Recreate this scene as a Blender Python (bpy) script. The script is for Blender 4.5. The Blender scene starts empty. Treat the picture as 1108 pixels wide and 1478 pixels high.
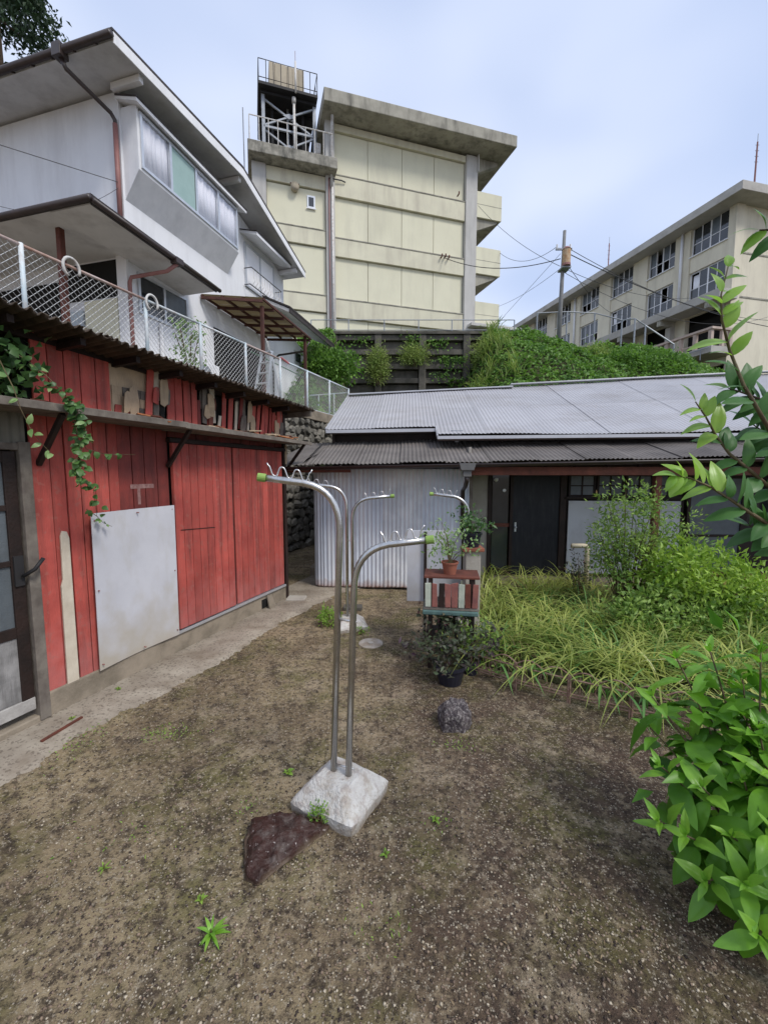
import bpy, math, random
import numpy as np
from mathutils import Vector, Matrix, noise
random.seed(7); np.random.seed(7)
R = math.radians
S = bpy.context.scene
C = S.collection
# ------------------------------------------------------------------ camera, sky, sun, exposure
H = 1.9
PITCH = math.atan(57/600)
cam_d = bpy.data.cameras.new('camera'); cam = bpy.data.objects.new('camera', cam_d); C.objects.link(cam)
cam.location = (0, 0, H); cam.rotation_euler = (math.pi/2 - PITCH, 0, 0)
cam_d.sensor_fit = 'VERTICAL'; cam_d.sensor_height = 36; cam_d.lens = 600/1478*36
cam_d.clip_start = .02; cam_d.clip_end = 1500
S.camera = cam
SUN_EL, SUN_AZ = 50, 130          # compass azimuth, 0 = +Y, clockwise
world = bpy.data.worlds.new('World'); S.world = world; world.use_nodes = True
nt = world.node_tree; nt.nodes.clear()
wo = nt.nodes.new('ShaderNodeOutputWorld'); bg = nt.nodes.new('ShaderNodeBackground')
sky = nt.nodes.new('ShaderNodeTexSky'); sky.sky_type = 'NISHITA'; sky.sun_disc = False
sky.sun_elevation = R(SUN_EL); sky.sun_rotation = R(SUN_AZ); sky.air_density = 1.0; sky.dust_density = 2.0; sky.ozone_density = 1.5
tc = nt.nodes.new('ShaderNodeTexCoord'); mp = nt.nodes.new('ShaderNodeMapping'); mp.inputs['Scale'].default_value = (1, 1, 2.0)
mp.inputs['Location'].default_value = (0.35, 0.2, 0.1)
nz = nt.nodes.new('ShaderNodeTexNoise'); nz.inputs['Scale'].default_value = 1.5; nz.inputs['Detail'].default_value = 2.5; nz.inputs['Roughness'].default_value = .5
rp = nt.nodes.new('ShaderNodeMapRange'); rp.inputs[1].default_value = .33; rp.inputs[2].default_value = .68; rp.inputs[3].default_value = .62; rp.inputs[4].default_value = .95
mx = nt.nodes.new('ShaderNodeMixRGB'); cl = nt.nodes.new('ShaderNodeMixRGB'); cl.inputs[1].default_value = (5.3, 6.35, 8.9, 1); cl.inputs[2].default_value = (6.9, 7.45, 8.8, 1)
r2 = nt.nodes.new('ShaderNodeMapRange'); r2.inputs[1].default_value = .36; r2.inputs[2].default_value = .64; nt.links.new(nz.outputs[0], r2.inputs[0]); nt.links.new(r2.outputs[0], cl.inputs[0]); nt.links.new(cl.outputs[0], mx.inputs[2])
nt.links.new(tc.outputs['Generated'], mp.inputs[0]); nt.links.new(mp.outputs[0], nz.inputs[0])
nt.links.new(nz.outputs[0], rp.inputs[0]); nt.links.new(rp.outputs[0], mx.inputs[0]); nt.links.new(sky.outputs[0], mx.inputs[1])
nt.links.new(mx.outputs[0], bg.inputs[0]); bg.inputs[1].default_value = .085; nt.links.new(bg.outputs[0], wo.inputs[0])
sd = bpy.data.lights.new('sun', 'SUN'); sd.energy = 1.5; sd.angle = R(14); sd.color = (1, .96, .9)
sun = bpy.data.objects.new('sun', sd); C.objects.link(sun)
sdir = Vector((math.sin(R(SUN_AZ))*math.cos(R(SUN_EL)), math.cos(R(SUN_AZ))*math.cos(R(SUN_EL)), math.sin(R(SUN_EL))))
sun.rotation_euler = sdir.to_track_quat('Z', 'Y').to_euler()
S.view_settings.view_transform = 'Standard'; S.view_settings.look = 'None'; S.view_settings.exposure = .66; S.view_settings.gamma = 1
S.view_settings.use_curve_mapping = False
S.render.engine = 'CYCLES'

# ------------------------------------------------------------------ surveying helpers (photo pixel -> point at a known distance)
_f = Vector((0, math.cos(PITCH), -math.sin(PITCH))); _u = Vector((0, math.sin(PITCH), math.cos(PITCH))); _r = Vector((1, 0, 0))
def ray(x, y): return _f + _r*((x-554)/600) + _u*((739-y)/600)
def at(x, y, Y): d = ray(x, y); return Vector((0, 0, H)) + d*(Y/d.y)
def gz(x, y, z=0): d = ray(x, y); return Vector((0, 0, H)) + d*((z-H)/d.z)
class Fr:                                   # an upright local frame: x along a facade, y into the building
    def __init__(s, P, u):
        s.P = Vector((P[0], P[1], 0)); u = Vector((u[0], u[1], 0)).normalized(); s.u = u; s.n = Vector((-u.y, u.x, 0)); s.a = math.atan2(u.y, u.x)
    def sz(s, x, y, n=0):
        q = s.P + s.n*n; d = ray(x, y); t = s.n.dot(q-Vector((0, 0, H)))/s.n.dot(d); p = Vector((0, 0, H)) + d*t
        return (p-q).dot(s.u), p.z
    def w(s, a, n, z): p = s.P + s.u*a + s.n*n; return Vector((p.x, p.y, z))
def vp(x): d = ray(x, 682); return (d.x, d.y)

# ------------------------------------------------------------------ materials
def N(t, k, **kw):
    n = t.nodes.new(k)
    for a, b in kw.items(): setattr(n, a, b)
    return n
def mat(name, c1, c2=None, sc=2.5, rough=.85, bump=.25, bsc=60, metal=0, dirt=None, damt=.5, dscale=(3, 3, .5), orand=.1, spec=.3, zband=None, contrast=.16, bdist=.01, bscale=(1, 1, 1), fine=None):
    m = bpy.data.materials.new(name); m.use_nodes = True; t = m.node_tree; L = t.links.new
    b = t.nodes['Principled BSDF']; b.inputs['Roughness'].default_value = rough; b.inputs['Metallic'].default_value = metal
    b.inputs['Specular IOR Level'].default_value = spec
    g = N(t, 'ShaderNodeNewGeometry'); c2 = c2 or tuple(v*.72 for v in c1)
    n1 = N(t, 'ShaderNodeTexNoise'); n1.inputs['Scale'].default_value = sc; n1.inputs['Detail'].default_value = 8; n1.inputs['Roughness'].default_value = .62
    L(g.outputs['Position'], n1.inputs[0])
    r1 = N(t, 'ShaderNodeMapRange'); r1.inputs[1].default_value = .5-contrast; r1.inputs[2].default_value = .5+contrast; L(n1.outputs[0], r1.inputs[0])
    mix = N(t, 'ShaderNodeMixRGB'); mix.inputs[1].default_value = (*c1, 1); mix.inputs[2].default_value = (*c2, 1); L(r1.outputs[0], mix.inputs[0])
    out = mix.outputs[0]
    def layer(out, fac, col):
        q = N(t, 'ShaderNodeMixRGB'); L(out, q.inputs[1]); q.inputs[2].default_value = (*col, 1); L(fac, q.inputs[0]); return q.outputs[0]
    if dirt:
        mpp = N(t, 'ShaderNodeMapping'); mpp.inputs['Scale'].default_value = dscale; L(g.outputs['Position'], mpp.inputs[0])
        n2 = N(t, 'ShaderNodeTexNoise'); n2.inputs['Scale'].default_value = 1; n2.inputs['Detail'].default_value = 9; n2.inputs['Roughness'].default_value = .65; L(mpp.outputs[0], n2.inputs[0])
        r2 = N(t, 'ShaderNodeMapRange'); r2.inputs[1].default_value = .48; r2.inputs[2].default_value = .72; r2.inputs[4].default_value = damt; L(n2.outputs[0], r2.inputs[0])
        out = layer(out, r2.outputs[0], dirt)
    if fine:                                # (colour, scale, threshold, amount) small specks
        n4 = N(t, 'ShaderNodeTexNoise'); n4.inputs['Scale'].default_value = fine[1]; n4.inputs['Detail'].default_value = 3; L(g.outputs['Position'], n4.inputs[0])
        r4 = N(t, 'ShaderNodeMapRange'); r4.inputs[1].default_value = fine[2]; r4.inputs[2].default_value = fine[2]+.05; r4.inputs[4].default_value = fine[3]; L(n4.outputs[0], r4.inputs[0])
        out = layer(out, r4.outputs[0], fine[0])
    for zb in (zband or []):                 # (z_from, z_to, colour, amount): wear that starts at z_from and fades by z_to
        sx = N(t, 'ShaderNodeSeparateXYZ'); L(g.outputs['Position'], sx.inputs[0])
        n3 = N(t, 'ShaderNodeTexNoise'); n3.inputs['Scale'].default_value = zb[4] if len(zb) > 4 else 6; n3.inputs['Detail'].default_value = 7; L(g.outputs['Position'], n3.inputs[0])
        ad = N(t, 'ShaderNodeMath', operation='MULTIPLY_ADD'); ad.inputs[1].default_value = (zb[1]-zb[0])*1.6; ad.inputs[2].default_value = -(zb[1]-zb[0])*.8; L(n3.outputs[0], ad.inputs[0])
        a2 = N(t, 'ShaderNodeMath', operation='ADD'); L(ad.outputs[0], a2.inputs[0]); L(sx.outputs[2], a2.inputs[1])
        r3 = N(t, 'ShaderNodeMapRange'); r3.inputs[1].default_value = zb[0]; r3.inputs[2].default_value = zb[1]; r3.inputs[3].default_value = zb[3]; r3.inputs[4].default_value = 0; L(a2.outputs[0], r3.inputs[0])
        out = layer(out, r3.outputs[0], zb[2])
    if orand:
        oi = N(t, 'ShaderNodeObjectInfo'); r5 = N(t, 'ShaderNodeMapRange'); r5.inputs[3].default_value = 1-orand; r5.inputs[4].default_value = 1+orand; L(oi.outputs['Random'], r5.inputs[0])
        hs = N(t, 'ShaderNodeHueSaturation'); L(out, hs.inputs['Color']); L(r5.outputs[0], hs.inputs['Value']); out = hs.outputs[0]
    L(out, b.inputs['Base Color'])
    if bump:
        mb = N(t, 'ShaderNodeMapping'); mb.inputs['Scale'].default_value = bscale; L(g.outputs['Position'], mb.inputs[0])
        nb = N(t, 'ShaderNodeTexNoise'); nb.inputs['Scale'].default_value = bsc; nb.inputs['Detail'].default_value = 6; L(mb.outputs[0], nb.inputs[0])
        bp = N(t, 'ShaderNodeBump'); bp.inputs['Strength'].default_value = bump; bp.inputs['Distance'].default_value = bdist; L(nb.outputs[0], bp.inputs['Height']); L(bp.outputs[0], b.inputs['Normal'])
    return m
def leafmat(name, c1, c2, rough=.42, trans=.28, spec=.35, c3=None):
    m = bpy.data.materials.new(name); m.use_nodes = True; t = m.node_tree; L = t.links.new
    b = t.nodes['Principled BSDF']; b.inputs['Roughness'].default_value = rough; b.inputs['Specular IOR Level'].default_value = spec
    at_ = N(t, 'ShaderNodeAttribute', attribute_name='tint'); oi = N(t, 'ShaderNodeObjectInfo')
    ad = N(t, 'ShaderNodeMath', operation='ADD'); L(at_.outputs['Fac'], ad.inputs[0]); L(oi.outputs['Random'], ad.inputs[1])
    fr = N(t, 'ShaderNodeMath', operation='FRACT'); L(ad.outputs[0], fr.inputs[0])
    g = N(t, 'ShaderNodeNewGeometry'); n1 = N(t, 'ShaderNodeTexNoise'); n1.inputs['Scale'].default_value = 2.2; n1.inputs['Detail'].default_value = 4; L(g.outputs['Position'], n1.inputs[0])
    a2 = N(t, 'ShaderNodeMath', operation='MULTIPLY_ADD'); a2.inputs[1].default_value = .55; L(fr.outputs[0], a2.inputs[0])
    r1 = N(t, 'ShaderNodeMapRange'); r1.inputs[1].default_value = .35; r1.inputs[2].default_value = .65; r1.inputs[4].default_value = .45; L(n1.outputs[0], r1.inputs[0]); L(r1.outputs[0], a2.inputs[2])
    cr = N(t, 'ShaderNodeValToRGB'); cr.color_ramp.elements[0].color = (*c1, 1); cr.color_ramp.elements[1].color = (*c2, 1)
    if c3:
        cr.color_ramp.elements[1].position = .9; e = cr.color_ramp.elements.new(1.0); e.color = (*c3, 1)
    L(a2.outputs[0], cr.inputs[0]); L(cr.outputs[0], b.inputs['Base Color'])
    tr = N(t, 'ShaderNodeBsdfTranslucent'); hs = N(t, 'ShaderNodeHueSaturation'); hs.inputs['Value'].default_value = 1.5; hs.inputs['Saturation'].default_value = 1.05
    L(cr.outputs[0], hs.inputs['Color']); L(hs.outputs[0], tr.inputs[0])
    ms = N(t, 'ShaderNodeMixShader'); ms.inputs[0].default_value = trans; L(b.outputs[0], ms.inputs[1]); L(tr.outputs[0], ms.inputs[2]); L(ms.outputs[0], t.nodes['Material Output'].inputs[0])
    return m
def glassmat(name, tint=(.8, .85, .85), refl=.25, rough=.03):
    m = bpy.data.materials.new(name); m.use_nodes = True; t = m.node_tree; t.nodes.clear(); L = t.links.new
    o = N(t, 'ShaderNodeOutputMaterial'); tr = N(t, 'ShaderNodeBsdfTransparent'); tr.inputs[0].default_value = (*tint, 1)
    gl = N(t, 'ShaderNodeBsdfGlossy'); gl.inputs['Roughness'].default_value = rough; fr = N(t, 'ShaderNodeLayerWeight'); fr.inputs[0].default_value = refl
    ms = N(t, 'ShaderNodeMixShader'); L(fr.outputs['Facing'], ms.inputs[0]); L(tr.outputs[0], ms.inputs[1]); L(gl.outputs[0], ms.inputs[2]); L(ms.outputs[0], o.inputs[0])
    return m

# ------------------------------------------------------------------ mesh helpers
class MB:
    def __init__(s): s.v = []; s.f = []
    def q(s, *p):
        i = len(s.v); s.v += [tuple(x) for x in p]; s.f.append(tuple(range(i, i+len(p)))); return s
    def box(s, x0, x1, y0, y1, z0, z1):
        i = len(s.v)
        s.v += [(x0, y0, z0), (x1, y0, z0), (x1, y1, z0), (x0, y1, z0), (x0, y0, z1), (x1, y0, z1), (x1, y1, z1), (x0, y1, z1)]
        s.f += [tuple(i+k for k in f) for f in ((0, 3, 2, 1), (4, 5, 6, 7), (0, 1, 5, 4), (1, 2, 6, 5), (2, 3, 7, 6), (3, 0, 4, 7))]; return s
    def prism(s, poly, d):                  # poly: 3-D points (ccw seen from -d), extruded by vector d
        i = len(s.v); n = len(poly); d = Vector(d)
        s.v += [tuple(Vector(p)) for p in poly] + [tuple(Vector(p)+d) for p in poly]
        s.f += [tuple(i+k for k in range(n)), tuple(i+n+k for k in reversed(range(n)))]
        s.f += [(i+k, i+n+k, i+n+(k+1) % n, i+(k+1) % n) for k in range(n)]; return s
    def tube(s, pts, r, n=6, cap=True, r2=None):
        pts = [Vector(p) for p in pts]; i = len(s.v); m = len(pts); up = Vector((0, 0, 1)); prev = None
        for k, p in enumerate(pts):
            d = (pts[min(k+1, m-1)]-pts[max(k-1, 0)]).normalized()
            a = prev - d*prev.dot(d) if prev else (d.cross(up) if abs(d.z) < .95 else d.cross(Vector((1, 0, 0))))
            a.normalize(); prev = a; b = d.cross(a); rr = r if r2 is None else r+(r2-r)*k/(m-1)
            for j in range(n):
                t = 2*math.pi*j/n; s.v.append(tuple(p+a*math.cos(t)*rr+b*math.sin(t)*rr))
        for k in range(m-1):
            for j in range(n):
                s.f.append((i+k*n+j, i+k*n+(j+1) % n, i+(k+1)*n+(j+1) % n, i+(k+1)*n+j))
        if cap: s.f += [tuple(i+j for j in reversed(range(n))), tuple(i+(m-1)*n+j for j in range(n))]
        return s
    def bar(s, a, b, w, h=None):            # rectangular bar a-b
        a, b = Vector(a), Vector(b); h = h or w; d = (b-a).normalized(); up = Vector((0, 0, 1)) if abs(d.z) < .9 else Vector((0, 1, 0))
        x = d.cross(up).normalized()*w/2; y = x.cross(d).normalized()*h/2
        return s.prism([a-x-y, a+x-y, a+x+y, a-x+y], b-a)
    def build(s, name, m, parent=None, smooth=False, bevel=0, solid=0, thing=None, **props):
        me = bpy.data.meshes.new(name); me.from_pydata([tuple(v) for v in s.v], [], s.f); me.materials.append(m)
        if smooth: me.shade_smooth()
        o = bpy.data.objects.new(name, me); C.objects.link(o)
        if parent: o.parent = parent
        if bevel:
            b = o.modifiers.new('bevel', 'BEVEL'); b.width = bevel; b.segments = 2; b.limit_method = 'ANGLE'; b.angle_limit = R(40)
        if solid:
            b = o.modifiers.new('solid', 'SOLIDIFY'); b.thickness = solid; b.offset = 0
        if thing: tag(o, *thing)
        for k, v in props.items(): o[k] = v
        return o
def tag(o, label, cat, group=None):
    o['label'] = label; o['category'] = cat
    if group: o['group'] = group
    return o
def thing(name, label, cat, P=(0, 0, 0), rz=0, group=None):
    o = bpy.data.objects.new(name, None); C.objects.link(o); o.location = P; o.rotation_euler = (0, 0, rz); o.empty_display_size = .1
    return tag(o, label, cat, group)
def troot(name, label, cat, fr, group=None): return thing(name, label, cat, fr.P, fr.a, group)
def box(name, m, par, *b, bevel=0, **k): return MB().box(*b).build(name, m, par, bevel=bevel, **k)
def inst(src, par, loc=(0, 0, 0), rot=(0, 0, 0), sc=(1, 1, 1), name=None):
    o = src.copy(); C.objects.link(o); o.parent = par; o.location = loc; o.rotation_euler = rot; o.scale = sc
    return o
def copy_tree(o, parent=None):
    c = o.copy(); C.objects.link(c); c.parent = parent
    for ch in list(o.children): copy_tree(ch, c)
    return c
def boxi(cache, name, m, par, loc, size, rot=(0, 0, 0)):         # unit box shared mesh, scaled
    key = (name, m.name)
    if key not in cache:
        me = bpy.data.meshes.new(name); b = MB().box(-.5, .5, -.5, .5, -.5, .5); me.from_pydata(b.v, [], b.f); me.materials.append(m); cache[key] = me
    o = bpy.data.objects.new(name, cache[key]); C.objects.link(o); o.parent = par; o.location = loc; o.scale = size; o.rotation_euler = rot
    return o
UB = {}
def corr(m, f, x0, x1, pitch, amp, name, par, ys=(0, 1), solid=.003, ph=0, jag=0, **k):
    ys = (ys[0], .012)+tuple(ys[1:-1])+(.988, ys[-1])
    n = max(4, int((x1-x0)/pitch*8)); ny = len(ys); b = MB()
    for i in range(n+1):
        x = x0+(x1-x0)*i/n; h = amp*math.sin(2*math.pi*x/pitch+ph)
        for j, t in enumerate(ys):
            p, nn = f(x, t); p = Vector(p)+Vector(nn)*h
            if jag and j == 0: p += (Vector(f(x, 1)[0])-Vector(f(x, 0)[0]))*random.uniform(-jag, jag)
            b.v.append(tuple(p))
    for i in range(n):
        for j in range(ny-1): b.f.append((i*ny+j, (i+1)*ny+j, (i+1)*ny+j+1, i*ny+j+1))
    return b.build(name, m, par, smooth=True, solid=solid, **k)
def set_tint(me, per_face):
    a = me.attributes.new('tint', 'FLOAT', 'FACE'); a.data.foreach_set('value', np.asarray(per_face, dtype=np.float32))
def leafcloud(name, m, P, D, Nn, Ln, W, parent=None, fold=.25, droop=.15, **props):
    """many leaves as one mesh; P base, D direction, Nn normal, Ln length, W width; 4 triangles a leaf"""
    P, D, Nn = map(np.asarray, (P, D, Nn)); n = len(P); Ln = np.broadcast_to(Ln, n)[:, None]; W = np.broadcast_to(W, n)[:, None]
    D = D/np.linalg.norm(D, axis=1, keepdims=True); Sd = np.cross(D, Nn); Sd /= (np.linalg.norm(Sd, axis=1, keepdims=True)+1e-9); Nn = np.cross(Sd, D)
    mid = P+D*Ln*.45; tip = P+D*Ln-Nn*Ln*droop
    V = np.stack([P, mid+Sd*W/2+Nn*W*fold, tip, mid-Sd*W/2+Nn*W*fold, mid], 1).reshape(-1, 3)
    base = (np.arange(n)*5)[:, None]
    F = np.concatenate([base+np.array([[0, 4, 1]]), base+np.array([[1, 4, 2]]), base+np.array([[0, 3, 4]]), base+np.array([[4, 3, 2]])], 1).reshape(-1, 3)
    me = bpy.data.meshes.new(name); me.vertices.add(len(V)); me.vertices.foreach_set('co', V.astype(np.float32).ravel())
    me.loops.add(F.size); me.loops.foreach_set('vertex_index', F.astype(np.int32).ravel())
    me.polygons.add(len(F)); me.polygons.foreach_set('loop_start', (np.arange(len(F))*3).astype(np.int32))
    me.update(calc_edges=True); me.validate(); me.materials.append(m)
    set_tint(me, np.repeat(np.random.rand(n), 4))
    o = bpy.data.objects.new(name, me); C.objects.link(o)
    if parent: o.parent = parent
    for k, v in props.items(): o[k] = v
    return o
def rnd_dirs(n, up=.3):
    d = np.random.normal(size=(n, 3)); d[:, 2] += up; return d/np.linalg.norm(d, axis=1, keepdims=True)
# ------------------------------------------------------------------ palette
M = {}
M['red'] = mat('red_boards', (.50, .098, .075), (.34, .062, .05), sc=3, rough=.65, bump=.5, bsc=30, bscale=(6, 6, .6), dirt=(.12, .045, .038), damt=.85, dscale=(11, 11, .8), orand=.2, fine=((.33, .12, .095), 19, .6, .5), zband=[(.15, .75, (.42, .16, .15), .55, 9)])
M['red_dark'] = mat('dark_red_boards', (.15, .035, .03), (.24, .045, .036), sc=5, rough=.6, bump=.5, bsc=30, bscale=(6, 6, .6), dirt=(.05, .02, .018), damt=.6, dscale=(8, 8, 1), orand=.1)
M['bare'] = mat('bare_wood', (.5, .38, .25), (.38, .29, .2), sc=6, rough=.85, bump=.5, bsc=40, bscale=(5, 5, .5), dirt=(.2, .15, .1), damt=.4, dscale=(20, 20, 2))
M['ply'] = mat('pale_plywood', (.62, .55, .44), (.52, .45, .35), sc=9, rough=.8, bump=.3, bsc=40, bscale=(5, 5, .5), dirt=(.3, .25, .2), damt=.3, dscale=(14, 14, 2))
M['greywood'] = mat('weathered_wood', (.2, .175, .145), (.12, .1, .085), sc=8, rough=.9, bump=.6, bsc=40, bscale=(1, 1, .3), dirt=(.06, .05, .04), damt=.6, dscale=(6, 6, 6))
M['darkwood'] = mat('dark_wood', (.032, .018, .014), (.018, .012, .01), sc=8, rough=.6, bump=.4, bsc=40, orand=.15)
M['brownwood'] = mat('red_brown_timber', (.17, .055, .035), (.1, .035, .025), sc=6, rough=.7, bump=.4, bsc=40, dirt=(.05, .03, .025), damt=.5)
M['shedroof'] = mat('dirty_cement_roofing', (.1, .075, .055), (.05, .038, .03), sc=7, rough=.95, bump=.6, bsc=50, dirt=(.02, .016, .014), damt=.7, dscale=(4, 4, 4))
M['concrete'] = mat('concrete', (.30, .25, .19), (.22, .185, .14), sc=4, rough=.9, bump=.5, bsc=60, dirt=(.12, .1, .07), damt=.5, dscale=(4, 4, 4))
M['sheet'] = mat('pale_metal_sheet', (.56, .56, .59), (.50, .50, .53), sc=3.5, rough=.8, bump=.08, bsc=6, dirt=(.44, .42, .39), damt=.6, dscale=(5, 5, 2.5), zband=[(.15, .75, (.40, .345, .25), .75, 5)], orand=0, spec=.2)
M['galv'] = mat('galvanised_sheet', (.60, .64, .70), (.50, .54, .60), sc=2.2, rough=.6, bump=.1, bsc=30, dirt=(.72, .72, .72), damt=.8, dscale=(7, 7, .8), orand=.05, metal=.08, zband=[(.0, .16, (.30, .13, .07), .9, 9)], spec=.5, contrast=.12)
M['galv2'] = mat('chalky_galvanised_sheet', (.70, .71, .72), (.58, .60, .63), sc=3.5, rough=.65, bump=.1, bsc=30, dirt=(.42, .43, .44), damt=.6, dscale=(8, 8, 1.2), orand=.04, metal=.05, zband=[(.0, .15, (.32, .15, .09), .8, 9)], spec=.4, contrast=.1)
M['roofup'] = mat('silver_grey_roof_sheet', (.42, .415, .43), (.36, .355, .37), sc=.8, rough=.5, bump=.05, bsc=20, dirt=(.29, .27, .26), damt=.7, dscale=(.9, 2.2, 2.2), orand=.05, metal=.1, spec=.35)
M['roofpent'] = mat('brown_grey_roof_sheet', (.18, .16, .145), (.115, .102, .093), sc=1.8, rough=.65, bump=.15, bsc=30, dirt=(.24, .215, .19), damt=.45, dscale=(1.5, 3, 3), orand=.12, metal=.1, spec=.3)
M['gutter'] = mat('dark_brown_gutter', (.045, .03, .027), (.03, .022, .02), sc=10, rough=.4, bump=0, spec=.5)
M['plaster'] = mat('grey_plaster', (.42, .39, .34), (.33, .3, .26), sc=3, rough=.95, bump=.3, bsc=80, dirt=(.2, .18, .15), damt=.5)
M['blackdoor'] = mat('black_door_panel', (.017, .018, .022), (.024, .024, .028), sc=3, rough=.5, bump=.1, bsc=20, orand=0, dirt=(.07, .07, .07), damt=.3, dscale=(20, 20, 3), spec=.25)
M['black'] = mat('dark_interior', (.015, .014, .013), (.01, .01, .009), rough=.95, bump=0, orand=0)  # near-black colour stands in for shade inside openings and gaps
M['whitewall'] = mat('white_render', (.80, .805, .82), (.72, .73, .755), sc=.9, rough=.9, bump=.25, bsc=90, dirt=(.5, .49, .5), damt=.45, dscale=(2.2, 2.2, .35), orand=.02, contrast=.2)
M['whitetrim'] = mat('white_trim', (.80, .80, .81), (.73, .735, .75), sc=5, rough=.6, bump=0, dirt=(.42, .42, .42), damt=.3, orand=.04)
M['soffit'] = mat('grey_soffit', (.60, .60, .60), (.53, .53, .53), sc=1.5, rough=.9, bump=.1, dirt=(.26, .25, .25), damt=.5, dscale=(2, 2, 2), orand=.03)
M['darkroof'] = mat('dark_roof_edge', (.035, .03, .03), (.055, .045, .042), sc=6, rough=.55, bump=.2, orand=.1)
M['rustpipe'] = mat('faded_red_brown_pipe', (.31, .15, .135), (.24, .11, .1), sc=5, rough=.5, bump=0, orand=.05)
M['alu'] = mat('aluminium', (.62, .64, .66), (.55, .57, .6), sc=10, rough=.35, bump=0, metal=.6, spec=.5, orand=.03)
M['curtain'] = mat('white_curtain', (.88, .88, .9), (.82, .82, .85), sc=3, rough=.95, bump=.1)
M['shutter'] = mat('pale_green_shutter', (.33, .46, .44), (.28, .4, .38), sc=3, rough=.6, bump=.1)
M['glass'] = glassmat('window_glass', (.95, .95, .96), .08)
M['darkglass'] = mat('dark_window_glass', (.018, .022, .026), (.05, .055, .06), sc=.6, rough=.06, bump=0, spec=.8, orand=.3)
M['greyglass'] = mat('frosted_glass', (.11, .13, .145), (.075, .09, .1), sc=4, rough=.35, bump=.3, bsc=120, spec=.6, orand=.12, dirt=(.2, .2, .19), damt=.4)
CREAM = (.72, .695, .53)
M['cream'] = mat('cream_painted_concrete', CREAM, (.66, .635, .48), sc=.7, rough=.9, bump=.15, bsc=30, dirt=(.52, .495, .39), damt=.5, dscale=(1.2, 1.2, .25), orand=.03, contrast=.2)
M['creamband'] = mat('cream_painted_beam', (.70, .67, .51), (.61, .58, .45), sc=.9, rough=.9, bump=.15, bsc=30, dirt=(.42, .38, .30), damt=.6, dscale=(2, 2, .3), orand=.03)
M['greycol'] = mat('grey_painted_column', (.55, .54, .51), (.48, .47, .445), sc=.9, rough=.9, bump=.15, bsc=30, dirt=(.28, .26, .24), damt=.5, dscale=(2, 2, .3), orand=.03)
M['slab'] = mat('weathered_roof_concrete', (.42, .40, .335), (.30, .285, .24), sc=1.4, rough=.95, bump=.4, bsc=20, dirt=(.11, .105, .09), damt=.8, dscale=(2.4, 2.4, .5), orand=0)
M['ledge'] = mat('mouldy_ledge_concrete', (.42, .40, .34), (.2, .19, .16), sc=2.6, rough=.95, bump=.5, bsc=20, dirt=(.05, .05, .045), damt=.85, dscale=(3, 3, 1), orand=0)
M['school'] = mat('pale_beige_render', (.70, .65, .51), (.63, .58, .46), sc=.6, rough=.9, bump=.1, dirt=(.40, .36, .28), damt=.5, dscale=(1.2, 1.2, .25), orand=.02)
M['schoolgrey'] = mat('grey_concrete_edge', (.46, .44, .40), (.4, .38, .345), sc=1, rough=.9, bump=.1, dirt=(.28, .26, .23), damt=.5, dscale=(1, 1, 1), orand=.02)
M['pink'] = mat('pinkish_concrete_rail', (.50, .40, .34), (.42, .34, .29), sc=2, rough=.9, bump=.1)
M['ironblack'] = mat('black_painted_iron', (.018, .018, .02), (.03, .028, .028), rough=.6, bump=0)
M['steelgrey'] = mat('grey_painted_steel', (.33, .35, .38), (.26, .28, .3), sc=8, rough=.5, bump=0, metal=.3)
M['whitesteel'] = mat('white_painted_steel', (.62, .62, .6), (.5, .47, .43), sc=9, rough=.5, bump=0, dirt=(.3, .2, .14), damt=.4, dscale=(9, 9, 9))
M['tank'] = mat('beige_tank_panel', (.44, .38, .28), (.37, .32, .24), sc=3, rough=.7, bump=0, orand=.12)
M['fencewire'] = mat('galvanised_wire', (.6, .62, .62), (.5, .5, .5), sc=10, rough=.4, bump=0, metal=.4)
M['fenceblue'] = mat('pale_blue_fence_paint', (.50, .62, .68), (.62, .64, .64), sc=5, rough=.5, bump=0, dirt=(.35, .2, .14), damt=.5, dscale=(8, 8, 8))
M['rustrail'] = mat('rusty_pink_rail', (.55, .47, .44), (.36, .22, .17), sc=6, rough=.6, bump=0)
M['stone'] = mat('retaining_stone', (.26, .24, .20), (.15, .14, .12), sc=6, rough=.95, bump=.7, bsc=25, bdist=.03, dirt=(.06, .06, .05), damt=.7, dscale=(5, 5, 5), orand=.3)
M['mortar'] = mat('dark_mortar', (.06, .055, .045), (.04, .037, .03), rough=.95, bump=.6, bsc=20)
M['lattice'] = mat('mossy_dark_concrete', (.12, .11, .095), (.07, .066, .055), sc=2.5, rough=.95, bump=.5, bsc=20, dirt=(.22, .2, .16), damt=.5, dscale=(2, 2, 1), orand=.12)
M['steel'] = mat('stainless_pipe', (.62, .61, .59), (.5, .49, .47), sc=14, rough=.27, bump=.05, bsc=200, metal=.95, dirt=(.3, .26, .22), damt=.5, dscale=(30, 30, 8), orand=0, spec=.5)
M['wiresteel'] = mat('hook_wire', (.7, .68, .66), (.6, .58, .56), rough=.3, bump=0, metal=.9)
M['greencap'] = mat('green_plastic_cap', (.28, .42, .10), (.22, .35, .08), sc=30, rough=.5, bump=0)
M['baseconc'] = mat('whitish_cast_concrete', (.66, .64, .59), (.52, .49, .45), sc=14, rough=.95, bump=.9, bsc=70, bdist=.012, dirt=(.34, .27, .18), damt=.9, dscale=(11, 11, 11), orand=0, zband=[(-.01, .06, (.24, .18, .115), .9, 12)], fine=((.40, .34, .31), 22, .54, .4))
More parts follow.
